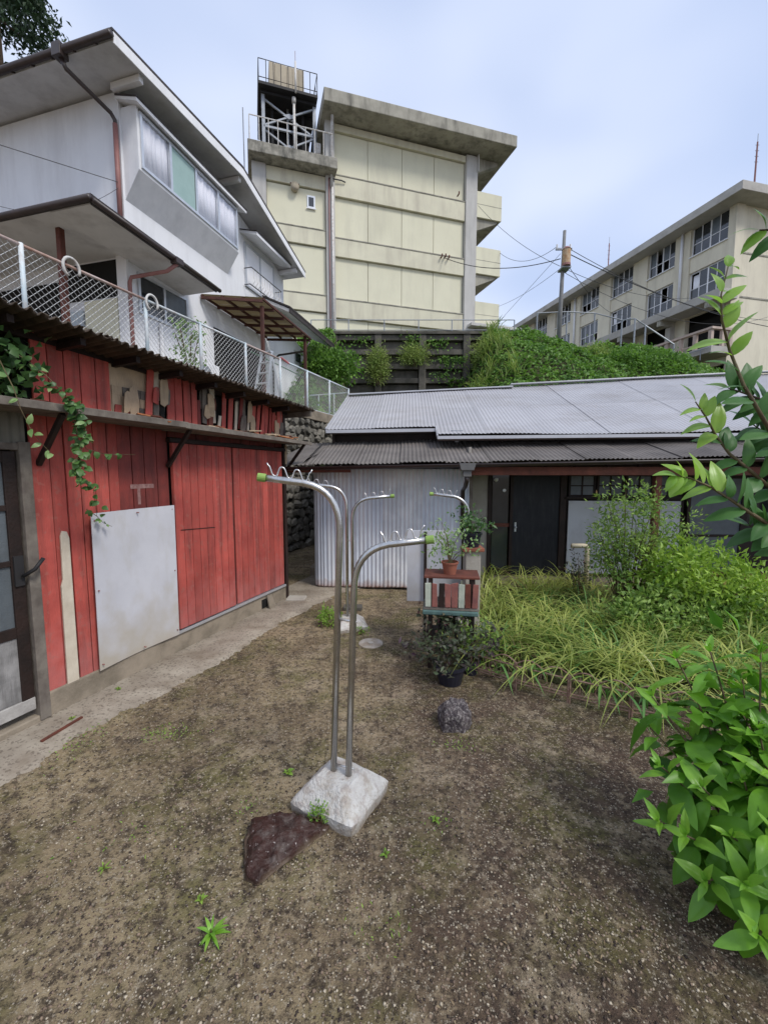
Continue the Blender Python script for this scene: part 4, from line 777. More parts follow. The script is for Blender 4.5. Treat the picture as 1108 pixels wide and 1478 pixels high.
# galleries on the right
for z0, z1 in ((15.98, 17.3), (13.02, 14.42), (10.1, 11.5)):
    gl = box('gallery_slab', M['slab'], bb, 8.14, 9.72, -.02, 14, z0, z0+.16)
    box('parapet', M['cream'], gl, 9.6, 9.72, .1, 14, z0+.16, z1, bevel=.01); box('end_parapet', M['cream'], gl, 8.17, 9.72, -.03, .09, z0-.02, z1, bevel=.01)
    box('groove', M['slab'], gl, 8.17, 9.72, -.036, -.031, (z0+z1)/2-.01, (z0+z1)/2+.015)
    for n in (.1, 3.4, 6.8, 10.2): MB().prism([(8.17, n, z0-.7), (9.5, n, z0-.12), (9.5, n, z0-.01), (8.17, n, z0-.01)], (0, .25, 0)).build('bracket', M['slab'], gl)
    MB().tube([(8.8, .8, z0-.08), (8.8, .8, z0-.0)], .1, 10).build('ceiling_lamp', M['whitetrim'], gl)
cn = box('canopy', M['greycol'], bb, 7.7, 11.0, -.5, 3, 10.0, 10.16, bevel=.01); box('canopy_post', M['greycol'], bb, 10.6, 10.75, -.3, -.15, BZ, 10.0)
# fittings
w0, zt = BF.sz(443, 282, .16); w1, _ = BF.sz(454.5, 284, .16); _, zb = BF.sz(443, 300, .16)
o = box('small_window', M['alu'], bb, w0, w1, .12, .16, zb, zt); box('pane', M['darkglass'], o, w0+.07, w1-.07, .113, .12, zb+.08, zt-.08); box('sill', M['whitetrim'], o, w0-.04, w1+.04, .08, .12, zb-.05, zb)
v0, z0 = BF.sz(425, 273, .16); o = MB().tube([(v0, .15, z0), (v0, -.1, z0)], .17, 14, r2=.2).build('vent_hood', M['tank'], bb, smooth=True); box('vent_bracket', M['brownwood'], o, v0-.22, v0+.22, -.02, .02, z0+.12, z0+.17)
MB().tube([(.09, -.5, 18.9), (.09, -.3, 18.3), (.09, -.12, 17.9), (.09, -.12, 15.9)], .07, 8).build('downpipe', M['whitesteel'], bb, smooth=True)
MB().tube([(.12, -.12, 15.9), (.12, -.12, BZ)], .06, 8).build('downpipe', M['whitesteel'], bb, smooth=True)
MB().tube([(-.04, -.12, 16.3), (-.04, -.12, BZ)], .028, 6).build('downpipe', M['rustpipe'], bb, smooth=True)
MB().tube([(-.04, -.12, 16.3), (.6, -.08, 16.33), (.8, -.05, 16.3)], .03, 6).build('conduit', M['cord'], bb, smooth=True)
for x_, y_ in ((636, 372), (641, 372), (646, 374), (660, 283)):
    a, z = BF.sz(x_, y_, .0); MB().tube([(a, .02, z), (a, -.18, z+.02), (a, -.18, z+.12)], .04, 6).build('insulator', M['brownwood'], bb)
# annex railing
AR = thing('roof_railing', 'white steel railing around the small annex roof under the water tank tower', 'railing', BF.P, BF.a)
x = -3.7
for k in range(10):
    MB().tube([(-3.72+k*.42, -.56, 16.9), (-3.72+k*.42, -.56, 18.0)], .022, 6).build('baluster', M['whitesteel'], AR)
MB().tube([(-3.72, 5, 18.0), (-3.72, -.56, 18.0), (.1, -.56, 18.0)], .028, 6).build('top_rail', M['whitesteel'], AR)
for k in range(5): MB().tube([(-3.72, k*1.2, 16.9), (-3.72, k*1.2, 18.0)], .022, 6).build('baluster', M['whitesteel'], AR)
MB().tube([(-3.98, -.3, 12), (-3.98, -.3, 18.4)], .03, 6).tube([(-3.98, .15, 12), (-3.98, .15, 18.4)], .03, 6).build('ladder_rail', M['steelgrey'], AR)
for k in range(18): MB().tube([(-3.98, -.3, 12.2+k*.35), (-3.98, .15, 12.2+k*.35)], .015, 5).build('rung', M['steelgrey'], AR)
# water tank tower
tw = thing('water_tank_tower', 'black steel tower with cross braces carrying a railed platform on the annex roof', 'tower', BF.P, BF.a)
X0, X1, Y0, Y1, Z0, Z1 = -3.05, -.62, .55, 3.2, 16.95, 19.95
for x in (X0, X1):
    for y in (Y0, Y1): MB().bar((x, y, Z0), (x, y, Z1), .15).build('leg', M['steelgrey'] if y == Y0 else M['ironblack'], tw)
zm = (Z0+Z1)/2
for y, m in ((Y0, M['steelgrey']), (Y1, M['ironblack'])):
    for za, zb in ((Z0+.1, zm-.05), (zm+.05, Z1-.2)):
        MB().bar((X0, y, za), (X1, y, zb), .07).build('brace', m, tw); MB().bar((X0, y+.075, zb), (X1, y+.075, za), .07).build('brace', m, tw)
        MB().prism([((X0+X1)/2-.3, y-.05, (za+zb)/2), ((X0+X1)/2, y-.05, (za+zb)/2-.12), ((X0+X1)/2+.3, y-.05, (za+zb)/2), ((X0+X1)/2, y-.05, (za+zb)/2+.12)], (0, .014, 0)).build('gusset', m, tw)
    MB().bar((X0, y-.03, zm), (X1, y-.03, zm), .09).build('girt', m, tw)
for x in (X0, X1):
    MB().bar((x, Y0, zm), (x, Y1, zm), .09).build('girt', M['ironblack'], tw); MB().bar((x, Y0, Z0+.1), (x, Y1, zm), .07).build('brace', M['ironblack'], tw); MB().bar((x+.075, Y0, Z1), (x+.075, Y1, zm), .07).build('brace', M['ironblack'], tw)
for k in range(4): y = Y0-.1+k*.95; MB().bar((X0-.1, y, Z1-.06), (X1+.1, y, Z1-.06), .1, .12).build('platform_beam', M['ironblack'], tw)
box('platform', M['ironblack'], tw, -3.26, -.5, .1, 3.6, Z1+.01, Z1+.13)
for k in range(9): MB().tube([(-3.24+k*.34, .12, Z1+.1), (-3.24+k*.34, .12, Z1+1.08)], .018, 5).build('baluster', M['ironblack'], tw)
for k in range(1, 6): MB().tube([(-.52, .12+k*.6, Z1+.1), (-.52, .12+k*.6, Z1+1.08)], .018, 5).build('baluster', M['ironblack'], tw); MB().tube([(-3.24, .12+k*.6, Z1+.1), (-3.24, .12+k*.6, Z1+1.08)], .018, 5).build('baluster', M['ironblack'], tw)
for zz in (1.08, .3): MB().tube([(-3.24, 3.4, Z1+zz), (-3.24, .12, Z1+zz), (-.52, .12, Z1+zz), (-.52, 3.4, Z1+zz)], .022, 5).build('rail', M['ironblack'], tw)
for k in range(3): MB().bar((-2.6+k*.75, 1.2, Z0), (-2.6+k*.75, 1.2, Z1), .1).build('pipe_riser', M['ironblack'] if k != 1 else M['steelgrey'], tw)
MB().tube([(-1.62, .3, Z0+.1), (-1.62, .3, Z1-.35)], .06, 8).build('white_riser', M['whitesteel'], tw, smooth=True); MB().tube([(-1.62, .3, Z1-.35), (-1.62, .3, Z1-.1)], .1, 10).build('riser_head', M['whitesteel'], tw, smooth=True)
MB().tube([(-1.55, .05, Z1-.05), (-1.55, .05, Z1+1.3)], .045, 8).build('vent_stack', M['whitesteel'], tw, smooth=True); MB().tube([(-1.55, .05, Z1+1.3), (-1.55, .05, Z1+1.75)], .012, 5).build('vent_rod', M['rustpipe'], tw)
box('junction_box', M['whitesteel'], tw, -.62, -.35, .3, .5, 17.6, 18.1, bevel=.02)
box('rear_cabinet', M['ironblack'], tw, -2.9, -.8, 2.6, 3.1, Z0, Z1-.1)
tk = thing('water_tank', 'beige panelled rectangular water tank on top of the steel tower', 'tank', BF.P, BF.a)
for k in range(6): box('tank_panel', M['tank'], tk, -2.72+k*.28, -2.72+k*.28+.268, .9, 2.6, Z1+.16, Z1+1.75, bevel=.015)
box('tank_base', M['ironblack'], tk, -2.75, -1.0, .92, 2.58, Z1+.135, Z1+.159); box('tank_core', M['tank'], tk, -2.7, -1.06, .93, 2.57, Z1+.2, Z1+1.72)
# ------------------------------------------------------------------ school wing on the right
SF = Fr((at(1062, 290, 30).x, 30), vp(408))    # x runs away along the facade, +y towards the left (yard side)
sc = troot('school_wing', 'long beige school building with rows of white-framed windows, upper right', 'building', SF)
# outward normal of the facade is +y ; the building body is on -y
L_ = 27
# solid between window strips
def fac(z0, z1, nm='spandrel', m='school'): return box(nm, M[m], sc, 0, L_, -.3, -.02, z0, z1)
fac(16.85, 18.02); fac(13.6, 14.75); fac(20.12, 20.4, 'lintel'); fac(9.5, 10.6)
box('interior', M['black'], sc, .1, L_-.1, -6, -.9, 9, 20.3)
box('rear_body', M['school'], sc, .02, L_, -9, -6.01, 6, 20.3); box('floor_slab', M['schoolgrey'], sc, .1, L_-.1, -5.9, -.31, 17.5, 17.8); box('floor_slab', M['schoolgrey'], sc, .1, L_-.1, -5.9, -.31, 14.0, 14.3)
rl = MB(); rl.prism([(-1.3, 1.25, 20.0), (L_, 1.25, 20.0), (L_, -10, 20.0), (-1.3, -10, 20.0)], (0, 0, .55)); rl.build('roof_slab', M['schoolgrey'], sc, bevel=.02)
bays = [(.4, 3.15), (4.4, 6.95), (8.45, 11.0), (12.5, 15.1), (16.6, 19.2), (20.7, 23.3)]
prev = -.02
for k, (a, b_) in enumerate(bays+[(24.6, 27)]):
    box('pier', M['school'], sc, prev, a, -.35, .06 if k else .02, 9.5, 20.12, bevel=.01); prev = b_
box('end_wall', M['school'], sc, -.06, -.0, -9, .02, 6, 20.3)
box('end_band', M['slab'], sc, -.10, -.061, -9, -.6, 16.9, 17.0); box('end_band', M['slab'], sc, -.10, -.061, -9, -.6, 14.0, 14.1)
box('end_column', M['school'], sc, -.14, -.061, -.7, .03, 6, 20.0)
def win(a, b_, z0, z1, nv=4, rows=(.42,), fn=-.2):
    f = MB(); t = .07; f.box(a, b_, fn-.04, fn+.04, z0, z0+t).box(a, b_, fn-.04, fn+.04, z1-t, z1).box(a, a+t, fn-.039, fn+.039, z0+t, z1-t).box(b_-t, b_, fn-.039, fn+.039, z0+t, z1-t)
    o = f.build('window_frame', M['whitetrim'], sc); w = (b_-a-2*t)/nv; zc = z0+(z1-z0)*rows[0]
    for i in range(1, nv): box('mullion', M['whitetrim'], o, a+t+i*w-(.05 if i == nv//2 else .025), a+t+i*w+(.05 if i == nv//2 else .025), fn-.035, fn+.035, z0+t, z1-t)
    for i in range(nv):
        box('transom', M['whitetrim'], o, a+t+i*w+.03, a+t+(i+1)*w-.03, fn-.03, fn+.03, zc-.025, zc+.025)
        if random.random() < .8: box('pane', M['darkglass'], o, a+t+i*w+.03, a+t+(i+1)*w-.03, fn-.006, fn+.006, z0+t, zc-.025)
        if random.random() < .85: box('pane', M['darkglass'] if random.random() < .7 else M['greyglass'], o, a+t+i*w+.03, a+t+(i+1)*w-.03, fn-.006, fn+.006, zc+.025, z1-t)
    for i in (0, nv-1):
        if random.random() < .6: curtain(o, a+t+i*w+.05, a+t+(i+1)*w-.05, fn-.15, z0+t+.05, z1-t-.1, M['curtain'])
for k, (a, b_) in enumerate(bays):
    win(a, b_, 18.02, 20.1, 4); win(a, b_, 14.8, 16.83, 4)
    box('window_sill', M['whitetrim'], sc, a-.05, b_+.05, -.02, .1, 17.96, 18.02); box('window_sill', M['whitetrim'], sc, a-.05, b_+.05, -.02, .1, 14.73, 14.79)
for s_ in (3.75, 15.8): MB().tube([(s_, .16, 20.0), (s_, .16, 14.3)], .1, 8).build('downpipe', M['whitetrim'], sc, smooth=True)
# projecting canopy slab above the lowest visible floor
cp = MB(); cp.prism([(-.55, 1.55, 13.65), (12.5, 1.55, 13.65), (12.5, -.02, 13.65), (-.55, -.02, 13.65)], (0, 0, .6)); cp.build('balcony_slab', M['schoolgrey'], sc, bevel=.02)
MB().prism([(12.5, 1.55, 13.65), (26, 1.55, 13.65), (26, -.02, 13.65), (12.5, -.02, 13.65)], (0, 0, .6)).build('balcony_slab', M['schoolgrey'], sc)
for s_ in (.2, 4.0, 8.0, 12.0, 16, 20): box('balcony_beam', M['slab'], sc, s_, s_+.3, .0, 1.5, 13.25, 13.648)
for s_ in (4.0, 8.0, 12.0): box('pillar', M['schoolgrey'], sc, s_, s_+.45, .061, .5, 7, 13.24)
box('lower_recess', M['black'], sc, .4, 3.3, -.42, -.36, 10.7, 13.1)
# lower veranda with pinkish rail
vd = box('veranda_slab', M['schoolgrey'], sc, -.6, 7.4, -.02, 2.0, 10.0, 10.45, bevel=.02)
for s_ in np.arange(-.5, 7.4, 1.1): box('veranda_post', M['pink'], vd, s_, s_+.22, 1.72, 1.94, 10.451, 11.55)
box('veranda_rail', M['pink'], vd, -.6, 7.4, 1.65, 2.0, 11.551, 11.7); box('veranda_low_rail', M['pink'], vd, -.5, 7.3, 1.79, 1.87, 10.75, 10.83)
box('veranda_rail', M['pink'], vd, -.6, -.35, -.1, 1.64, 11.551, 11.7)
for n in (.2, .9): box('veranda_post', M['pink'], vd, -.6, -.4, n, n+.2, 10.451, 11.55)
for n in np.arange(0, 7, 1.4): MB().tube([(n, 2.15, 9.6), (n, 2.15, 10.3)], .03, 6).build('side_baluster', M['steelgrey'], vd)
MB().tube([(-.6, 2.15, 10.3), (7.3, 2.15, 10.3)], .03, 6).build('side_handrail', M['steelgrey'], vd)
for x_, y0_, y1_, Y, lab in ((1089, 247, 193, 30, 'tall thin lightning rod at the near corner of the school roof'), (877, 384, 342, 44, 'short thin lightning rod far along the school roof')):
    p0 = at(x_, y0_+4, Y); p1 = at(x_, y1_, Y); rod = thing('lightning_rod', lab, 'lightning rod', (p0.x, p0.y, p0.z), 0, 'lightning rods on the school roof'); hgt = p1.z-p0.z
    MB().tube([(0, 0, -1.6), (0, 0, hgt*.8)], .06, 6, r2=.045).build('mast', M['rustpipe'], rod); MB().tube([(0, 0, hgt*.8), (0, 0, hgt)], .02, 5).build('tip', M['steelgrey'], rod)
    for k in range(4): MB().tube([(-.12, 0, hgt*(.3+.14*k)), (.12, 0, hgt*(.3+.14*k))], .02, 4).build('step', M['steelgrey'], rod)
# ------------------------------------------------------------------ lattice retaining wall, railings, pole, wires
lw = thing('lattice_retaining_wall', 'dark mossy concrete lattice retaining wall under the cream building', 'retaining wall', (0, 18.95, 0))
box('backing', M['lattice'], lw, -3, 4.2, -.12, .06, 4.2, 7.75)
for z in (7.55, 6.95, 6.35, 5.75, 5.15): MB().box(-3, 4.2, -.5, -.121, z, z+.22).build('beam', M['lattice'], lw, bevel=.02)
for x in np.arange(-2.3, 4.2, 1.9): MB().box(x, x+.3, -.56, -.13, 4.4, 7.78).build('upright', M['lattice'], lw, bevel=.02)
for x in np.arange(-2.0, 3.5, 1.9):
    for z in (7.17, 6.57, 5.97, 5.37): box('panel', M['lattice'], lw, x+.03, x+1.57, -.2-random.uniform(0, .18), -.121, z+.02, z+.36, bevel=.015)
box('coping', M['lattice'], lw, -3, 4.2, -.6, .1, 7.79, 7.9)
rg = thing('terrace_railing', 'low grey steel railing on top of the lattice wall below the cream building', 'railing', (0, 0, 0))
px_ = [449, 503, 554.5, 604, 652, 668, 719, 742]
tops = [at(x, 464, 19.4) for x in px_]
for t in tops: MB().tube([(t.x, 19.4, 7.8), (t.x, 19.4, 8.72)], .026, 6).build('post', M['steelgrey'], rg)
for z in (8.72, 8.28): MB().tube([(tops[0].x, 19.4, z), (tops[-1].x, 19.4, z)], .02, 6).build('rail', M['steelgrey'], rg)
rg = thing('slope_railing', 'taller grey pipe railing above the vine covered bank, in front of the school', 'railing', (0, 0, 0))
pr = [(775, 452, 497, 20), (818, 450, 495, 20), (858, 452, 495, 20), (897, 462, 502, 19.5), (916, 460, 507, 19), (931, 470, 512, 19)]
tp = []
for x, y0_, y1_, Y in pr:
    a = at(x, y0_, Y); b_ = at(x, y1_, Y); MB().tube([(a.x, Y, b_.z-.9), (a.x, Y, a.z)], .035, 6).build('post', M['steelgrey'], rg); tp.append((a.x, Y, a.z))
for a, b_ in zip(tp, tp[1:]): MB().tube([a, b_], .025, 6).build('rail', M['steelgrey'], rg)
a = at(972, 497, 18.5); MB().tube([tp[-1], (a.x, a.y, a.z)], .03, 6).build('rail', M['steelgrey'], rg); MB().tube([(a.x, a.y, a.z), (a.x, a.y, a.z-2.2)], .03, 6).build('post', M['steelgrey'], rg)
# utility pole
M['polegrey'] = mat('dull_grey_pole', (.2, .2, .2), (.14, .14, .14), rough=.8, bump=0)
pp = at(810, 420, 17.6); UP = thing('utility_pole', 'slim grey utility pole with a rusty orange transformer box, above the green bank', 'utility pole', (pp.x, pp.y, 0))
ztop = at(813, 333, 17.6).z; zbx0 = at(813, 388, 17.6).z; zbx1 = at(813, 366, 17.6).z
MB().tube([(-.06, 0, 6), (.03, 0, ztop)], .10, 10, r2=.06).build('shaft', M['polegrey'], UP, smooth=True)
tr = MB(); tr.tube([(0.02, -.3, zbx0+.05), (0.02, -.3, zbx1)], .155, 14); o = tr.build('transformer', mat('rusty_orange_cream', (.60, .50, .34), (.42, .22, .1), sc=6, rough=.7, bump=.1), UP, smooth=False)
MB().tube([(0.02, -.3, zbx1+.002), (0.02, -.3, zbx1+.1)], .175, 14, r2=.08).build('lid', M['rustpipe'], o); MB().tube([(0.02, -.3, zbx0-.03), (0.02, -.3, zbx0+.048)], .165, 14).build('base_ring', M['rustpipe'], o)
box('bracket', M['steelgrey'], UP, -.15, .2, -.35, .12, zbx0-.1, zbx0-.04); MB().bar((-.3, 0, ztop-.7), (.35, 0, ztop-.7), .07).build('cross_arm', M['steelgrey'], UP)
for k, x in enumerate((-.25, .28)): MB().tube([(x, 0, ztop-.66), (x, 0, ztop-.52)], .035, 6).build('insulator', M['whitetrim'], UP)
def wire(a, b_, sag, r=.014, lab=None, n=18, grp='overhead cables', cat='cable'):
    a, b_ = Vector(a), Vector(b_); pts = [a.lerp(b_, i/n)-Vector((0, 0, sag*4*(i/n)*(1-i/n))) for i in range(n+1)]
    return MB().tube(pts, r, 5).build('overhead_cable', M['cord'], thing=(lab, cat, grp))
ph = Vector((pp.x, pp.y, 0))
W_ = lambda x, y, Y: at(x, y, Y)
ins = BF.w(*(lambda q: (q[0], -.15, q[1]))(BF.sz(641, 372, -.15)))
wire(ins, (ph.x-.1, ph.y, zbx1-.2), .45, .018, 'thick sagging cable from the cream building wall to the utility pole')
wire(BF.w(9.7, 0, 14.3), (ph.x-.25, ph.y, ztop-.6), .5, .01, 'thin cable from the middle gallery of the cream building to the pole top')
wire(BF.w(8.2, -.1, 16.5), (ph.x-.1, ph.y, zbx0+.1), .3, .01, 'thin cable sloping from the top gallery of the cream building to the transformer')
wire(BF.w(9.7, 0, 10.5), (ph.x-.1, ph.y, zbx1), .0, .008, 'thin taut stay wire rising from the lowest gallery to the transformer')
wire(BF.w(9.7, 0, 11.4), (ph.x-.1, ph.y, zbx0), .15, .008, 'thin cable from the pole down to the second gallery from below')
wire((ph.x, ph.y, zbx1+.1), W_(1150, 478, 24), .5, .018, 'thick cable sloping from the transformer across the school facade to the right')
wire((ph.x, ph.y, ztop-.55), W_(1150, 462, 26), .9, .012, 'thin cable from the pole top across the upper school windows')
wire((ph.x+.1, ph.y, zbx1-.3), SF.w(9, .3, 16.0), .7, .012, 'thin cable from the pole to the school wall below the third window')
wire((ph.x+.1, ph.y, zbx0), W_(1000, 430, 24), .4, .010, 'thin cable just below the transformer running towards the balcony slab')
wire((ph.x, ph.y, zbx0-.1), W_(1150, 440, 28), 1.6, .01, 'thin low sagging cable crossing the lower school windows')
wire(WH.w(-.1, .0, 7.1), W_(-60, 190, 6.5), .0, .006, 'thin cable running left from the white house corner pipe')
wire(WH.w(-.1, .0, 7.0), W_(-60, 275, 6.5), .35, .004, 'thinner slack cable on the left wall of the white house')
# ------------------------------------------------------------------ laundry pole stands
random.seed(5); np.random.seed(5)
def wave(p0, p1, n, amp, lift=.02):          # hook wire welded on top of an arm: open tips, waves between
    p0, p1 = Vector(p0), Vector(p1); pts = []
    K = n*16
    for i in range(K+1):
        t = i/K; h = amp*(.5+.58*math.tanh(1.5*math.cos(2*math.pi*n*t)))
        pts.append(p0.lerp(p1, t)+Vector((0, 0, lift+h)))
    pts[0].z += .015; pts[-1].z += .01
    return pts
def arc_path(a, c, b, n=9): a, b, c = map(Vector, (a, b, c)); return [a*(1-t)**2+c*2*t*(1-t)+b*t*t for t in np.linspace(0, 1, n)]
def stand(label, base, rot, hl, hr, xl, xr, spread=.045, lean=.0, al=.44, ar=.5, left=True, size=.2, bh=.15, tw=0):
    T = thing('laundry_pole_stand', label, 'laundry stand', base, tw, 'laundry pole stands in the yard'); r = .019
    # concrete foot: chipped truncated pyramid
    b = MB(); c, s_ = math.cos(rot), math.sin(rot); rings = ((size*1.0, -.03), (size*1.03, bh*.30), (size*.97, bh*.42), (size*.57, bh*.94), (size*.50, bh)); m = 40
    for q, (w, z) in enumerate(rings):
        for k in range(m):
            t = k/m*4; e, f = int(t), t-int(t); cx = [(-1, -1), (1, -1), (1, 1), (-1, 1), (-1, -1)]; x = cx[e][0]*(1-f)+cx[e+1][0]*f; y = cx[e][1]*(1-f)+cx[e+1][1]*f
            cr = 1-.05*(abs(x) > .88 and abs(y) > .88); j = 1+.035*noise.noise((x*3+base[0]*9, y*3, z*9))+.02*noise.noise((x*14, y*14, z*40)); x *= cr*j*w; y *= cr*j*w
            zz = z+.01*noise.noise((x*14, y*14, z*3+base[1]))
            if q < 2 and y < -size*.75 and x > -.02: zz += .02; y *= .93
            b.v.append((x*c-y*s_, x*s_+y*c, zz))
    for q in range(len(rings)-1):
        for k in range(m): b.f.append((q*m+k, q*m+(k+1) % m, (q+1)*m+(k+1) % m, (q+1)*m+k))
    b.f.append(tuple((len(rings)-1)*m+k for k in range(m)))
    b.build('concrete_foot', M['baseconc'], T, bevel=.004)
    ang = -.5
    for side, h, x_end, ln in ((-1, hl, xl, al), (1, hr, xr, ar)):
        if side < 0 and not left: continue
        x0 = side*spread; y0 = -side*.02; pole = [(x0, y0, .06), (x0+lean*(h-.25), y0, h-.27)]
        xb = x0+lean*(h-.25)
        bend = arc_path((xb, y0, h-.27), (xb, y0, h-.015), (xb+side*.24, y0-.02, h-.0), 10)
        end = Vector((xb+side*(ln), y0-.04, h+.022)); pts = pole[:1]+[Vector(p) for p in bend]+[end]
        o = MB().tube(pts, r, 14).build('pole', M['steel'], T, smooth=True)
        a = Vector(bend[-1])
        q = wave(Vector(bend[-3])+Vector((0, 0, .0)), end-Vector((side*.02, 0, 0)), 3, .05, .018)
        MB().tube(q, .0045, 6).build('hook', M['wiresteel'], T, smooth=True)
        d = (end-a).normalized(); MB().tube([end-d*.012, end+d*.032], r+.004, 14).build('end_cap', M['greencap'], T, smooth=False, bevel=.003)
    if left:
        for z, e in ((.21, .03), (1.08, .022)):
            xa = -spread+lean*z; xb = spread+lean*z; MB().tube([(xa-.005, .02, z), (xb+e, -.022, z-.005)], .006, 6).build('rung', M['wiresteel'], T, smooth=True)
    return T
B1 = gz(489, 1163); B1 = Vector((-.245, 2.27, 0))
stand('nearest steel laundry pole stand on a whitish concrete foot, in the middle of the yard', (-.252, 2.255, 0), R(-29), 1.85, 1.52, 0, 0, lean=.033, al=.40, ar=.40, bh=.17, size=.205)
stand('second steel laundry pole stand, farther back beside the round lid', (-.415, 4.98, 0), R(12), 1.74, 1.60, 0, 0, spread=.035, lean=.0, al=.48, ar=.47, size=.19, bh=.13)
stand('third steel laundry pole stand with one arm, partly hidden behind the potted plants', (1.02, 4.95, 0), R(5), 0, 1.62, 0, 0, spread=.0, al=.0, ar=.44, left=False, tw=math.pi)
# ------------------------------------------------------------------ stones, lid
def rock(name, m, label, P, prof, hgt, seed, cat='rock', tilt=(0, 0)):
    b = MB(); n = 64; K = 18; P0 = Vector(P); poly = [Vector((x, y, 0)) for x, y in prof]
    def edge(t):
        t *= len(poly); i = int(t) % len(poly); return poly[i].lerp(poly[(i+1) % len(poly)], t-int(t))
    for q in range(K+1):
        a = q/K*math.pi/2; w = math.cos(a)**.55; z = math.sin(a)**.7-.12
        for k in range(n):
            e = edge(k/n)*w; rg = 1-abs(noise.noise((e.x*13+seed, e.y*13, z*1.3)))*2
            d = rg*.016+noise.noise((e.x*34+seed, e.y*34, z*5))*.009+noise.noise((e.x*90+seed, e.y*90, z*12))*.004
            zz = hgt*z*(1+tilt[0]*e.x+tilt[1]*e.y); b.v.append((e.x*(1+d*5), e.y*(1+d*5), zz+d*1.3*(hgt/.1)**.5))
    for q in range(K):
        for k in range(n): b.f.append((q*n+k, q*n+(k+1) % n, (q+1)*n+(k+1) % n, (q+1)*n+k))
    o = b.build(name, m, smooth=True, thing=(label, cat)); o.location = P0; return o
q = [gz(350, 1225), gz(362, 1190), gz(400, 1180), gz(450, 1183), gz(478, 1198), gz(440, 1228), gz(405, 1255), gz(372, 1282), gz(352, 1275)]
c0 = sum(q, Vector())/len(q)
rock('maroon_rock', M['rock'], 'dark maroon flat rock with a pale vein, touching the front of the nearest concrete foot', c0, [((p.x-c0.x)*.92, (p.y-c0.y)*.92) for p in reversed(q)], .06, 3, tilt=(-1.2, .8))
vn = MB(); vn.tube([c0+Vector((-.06, -.09, .075)), c0+Vector((-.02, -.05, .092)), c0+Vector((.05, .0, .083)), c0+Vector((.1, .05, .062))], .005, 5, r2=.002).build('pale_vein', M['baseconc'], thing=('thin pale quartz streak running over the maroon rock', 'vein')) if False else None
c1 = gz(655, 1045)
rock('flecked_stone', M['fleck'], 'dark stone covered with white flecks, alone on the soil in front of the plant stand', c1, [(-.09, -.1), (.04, -.13), (.13, -.03), (.11, .1), (-.0, .15), (-.12, .06)], .16, 8)
LD = gz(535, 930); b = MB(); b.tube([LD+Vector((0, 0, -.02)), LD+Vector((0, 0, .018))], .135, 32); o = b.build('round_lid', M['baseconc'], bevel=.004, thing=('round pale concrete inspection lid set in the soil by the second laundry stand', 'lid'))
MB().tube([(LD.x, LD.y, .0185), (LD.x, LD.y, .0245)], .03, 14).build('lid_knob', M['plaster'], o)
p = gz(430, 865); MB().box(p.x-.16, p.x+.12, p.y-.12, p.y+.1, 0, .035).build('flat_stone', M['plaster'], bevel=.012, thing=('flat grey paving stone at the corner of the shed by the alley', 'stone'))
p = gz(508, 880, 0); MB().box(p.x-.12, p.x+.14, p.y-.06, p.y+.1, 0, .05).build('dark_block', M['lattice'], bevel=.01, thing=('dark flat block behind the second laundry stand foot', 'block'))
# ------------------------------------------------------------------ pebbles and litter on the soil
oct_v = np.array([(1, 0, 0), (0, 1, 0), (-1, 0, 0), (0, -1, 0), (0, 0, .8), (0, 0, -.5)]); oct_f = np.array([(0, 1, 4), (1, 2, 4), (2, 3, 4), (3, 0, 4), (1, 0, 5), (2, 1, 5), (3, 2, 5), (0, 3, 5)])
def scatter(name, m, n, smin, smax, region, seed, **k):
    rs = np.random.RandomState(seed); V = []; F = []; i = 0
    while i < n:
        Y = .45+6.2*rs.rand()**1.7; X = rs.uniform(-.98, .98)*Y+rs.normal()*.05
        q = (Vector((X, Y, 0))-SH.P); sd_ = q.dot(SH.n)
        if sd_ > -.64+.16*rs.rand()**2 and Y > 1.5: continue
        if X > 1.0 and Y > 3.4: continue
        if noise.noise((X*2.1, Y*2.1, seed))+.35*noise.noise((X*7, Y*7, seed)) < rs.uniform(-.55, .35): continue
        s = smin+(smax-smin)*rs.rand()**2.6; sc = s*np.array([1, rs.uniform(.6, 1), rs.uniform(.5, .8)])
        a = rs.rand()*6.28; v = oct_v*(1+rs.uniform(-.25, .25, (6, 1)))*sc; v = np.stack([v[:, 0]*math.cos(a)-v[:, 1]*math.sin(a), v[:, 0]*math.sin(a)+v[:, 1]*math.cos(a), v[:, 2]], 1)+np.array([X, Y, gh(X, Y)+s*.2])
        V.append(v); F.append(oct_f+i*6); i += 1
    V = np.concatenate(V); F = np.concatenate(F); me = bpy.data.meshes.new(name); me.vertices.add(len(V)); me.vertices.foreach_set('co', V.astype(np.float32).ravel()); me.loops.add(F.size); me.loops.foreach_set('vertex_index', F.astype(np.int32).ravel())
    me.polygons.add(len(F)); me.polygons.foreach_set('loop_start', (np.arange(len(F))*3).astype(np.int32)); me.update(calc_edges=True); me.materials.append(m)
    o = bpy.data.objects.new(name, me); C.objects.link(o); o['kind'] = 'stuff'; return o
def peb(name, a, b_): return mat(name, a, b_, sc=60, rough=.9, bump=0, orand=0, contrast=.08)
scatter('pale_gravel', peb('pale_pebble', (.52, .45, .34), (.33, .27, .19)), 14000, .0018, .0088, None, 1)
scatter('brown_gravel', peb('brown_pebble', (.27, .20, .14), (.16, .115, .085)), 15000, .002, .011, None, 2)
scatter('dark_soil_crumbs', peb('dark_crumb', (.07, .05, .04), (.04, .03, .025)), 11000, .002, .009, None, 3)
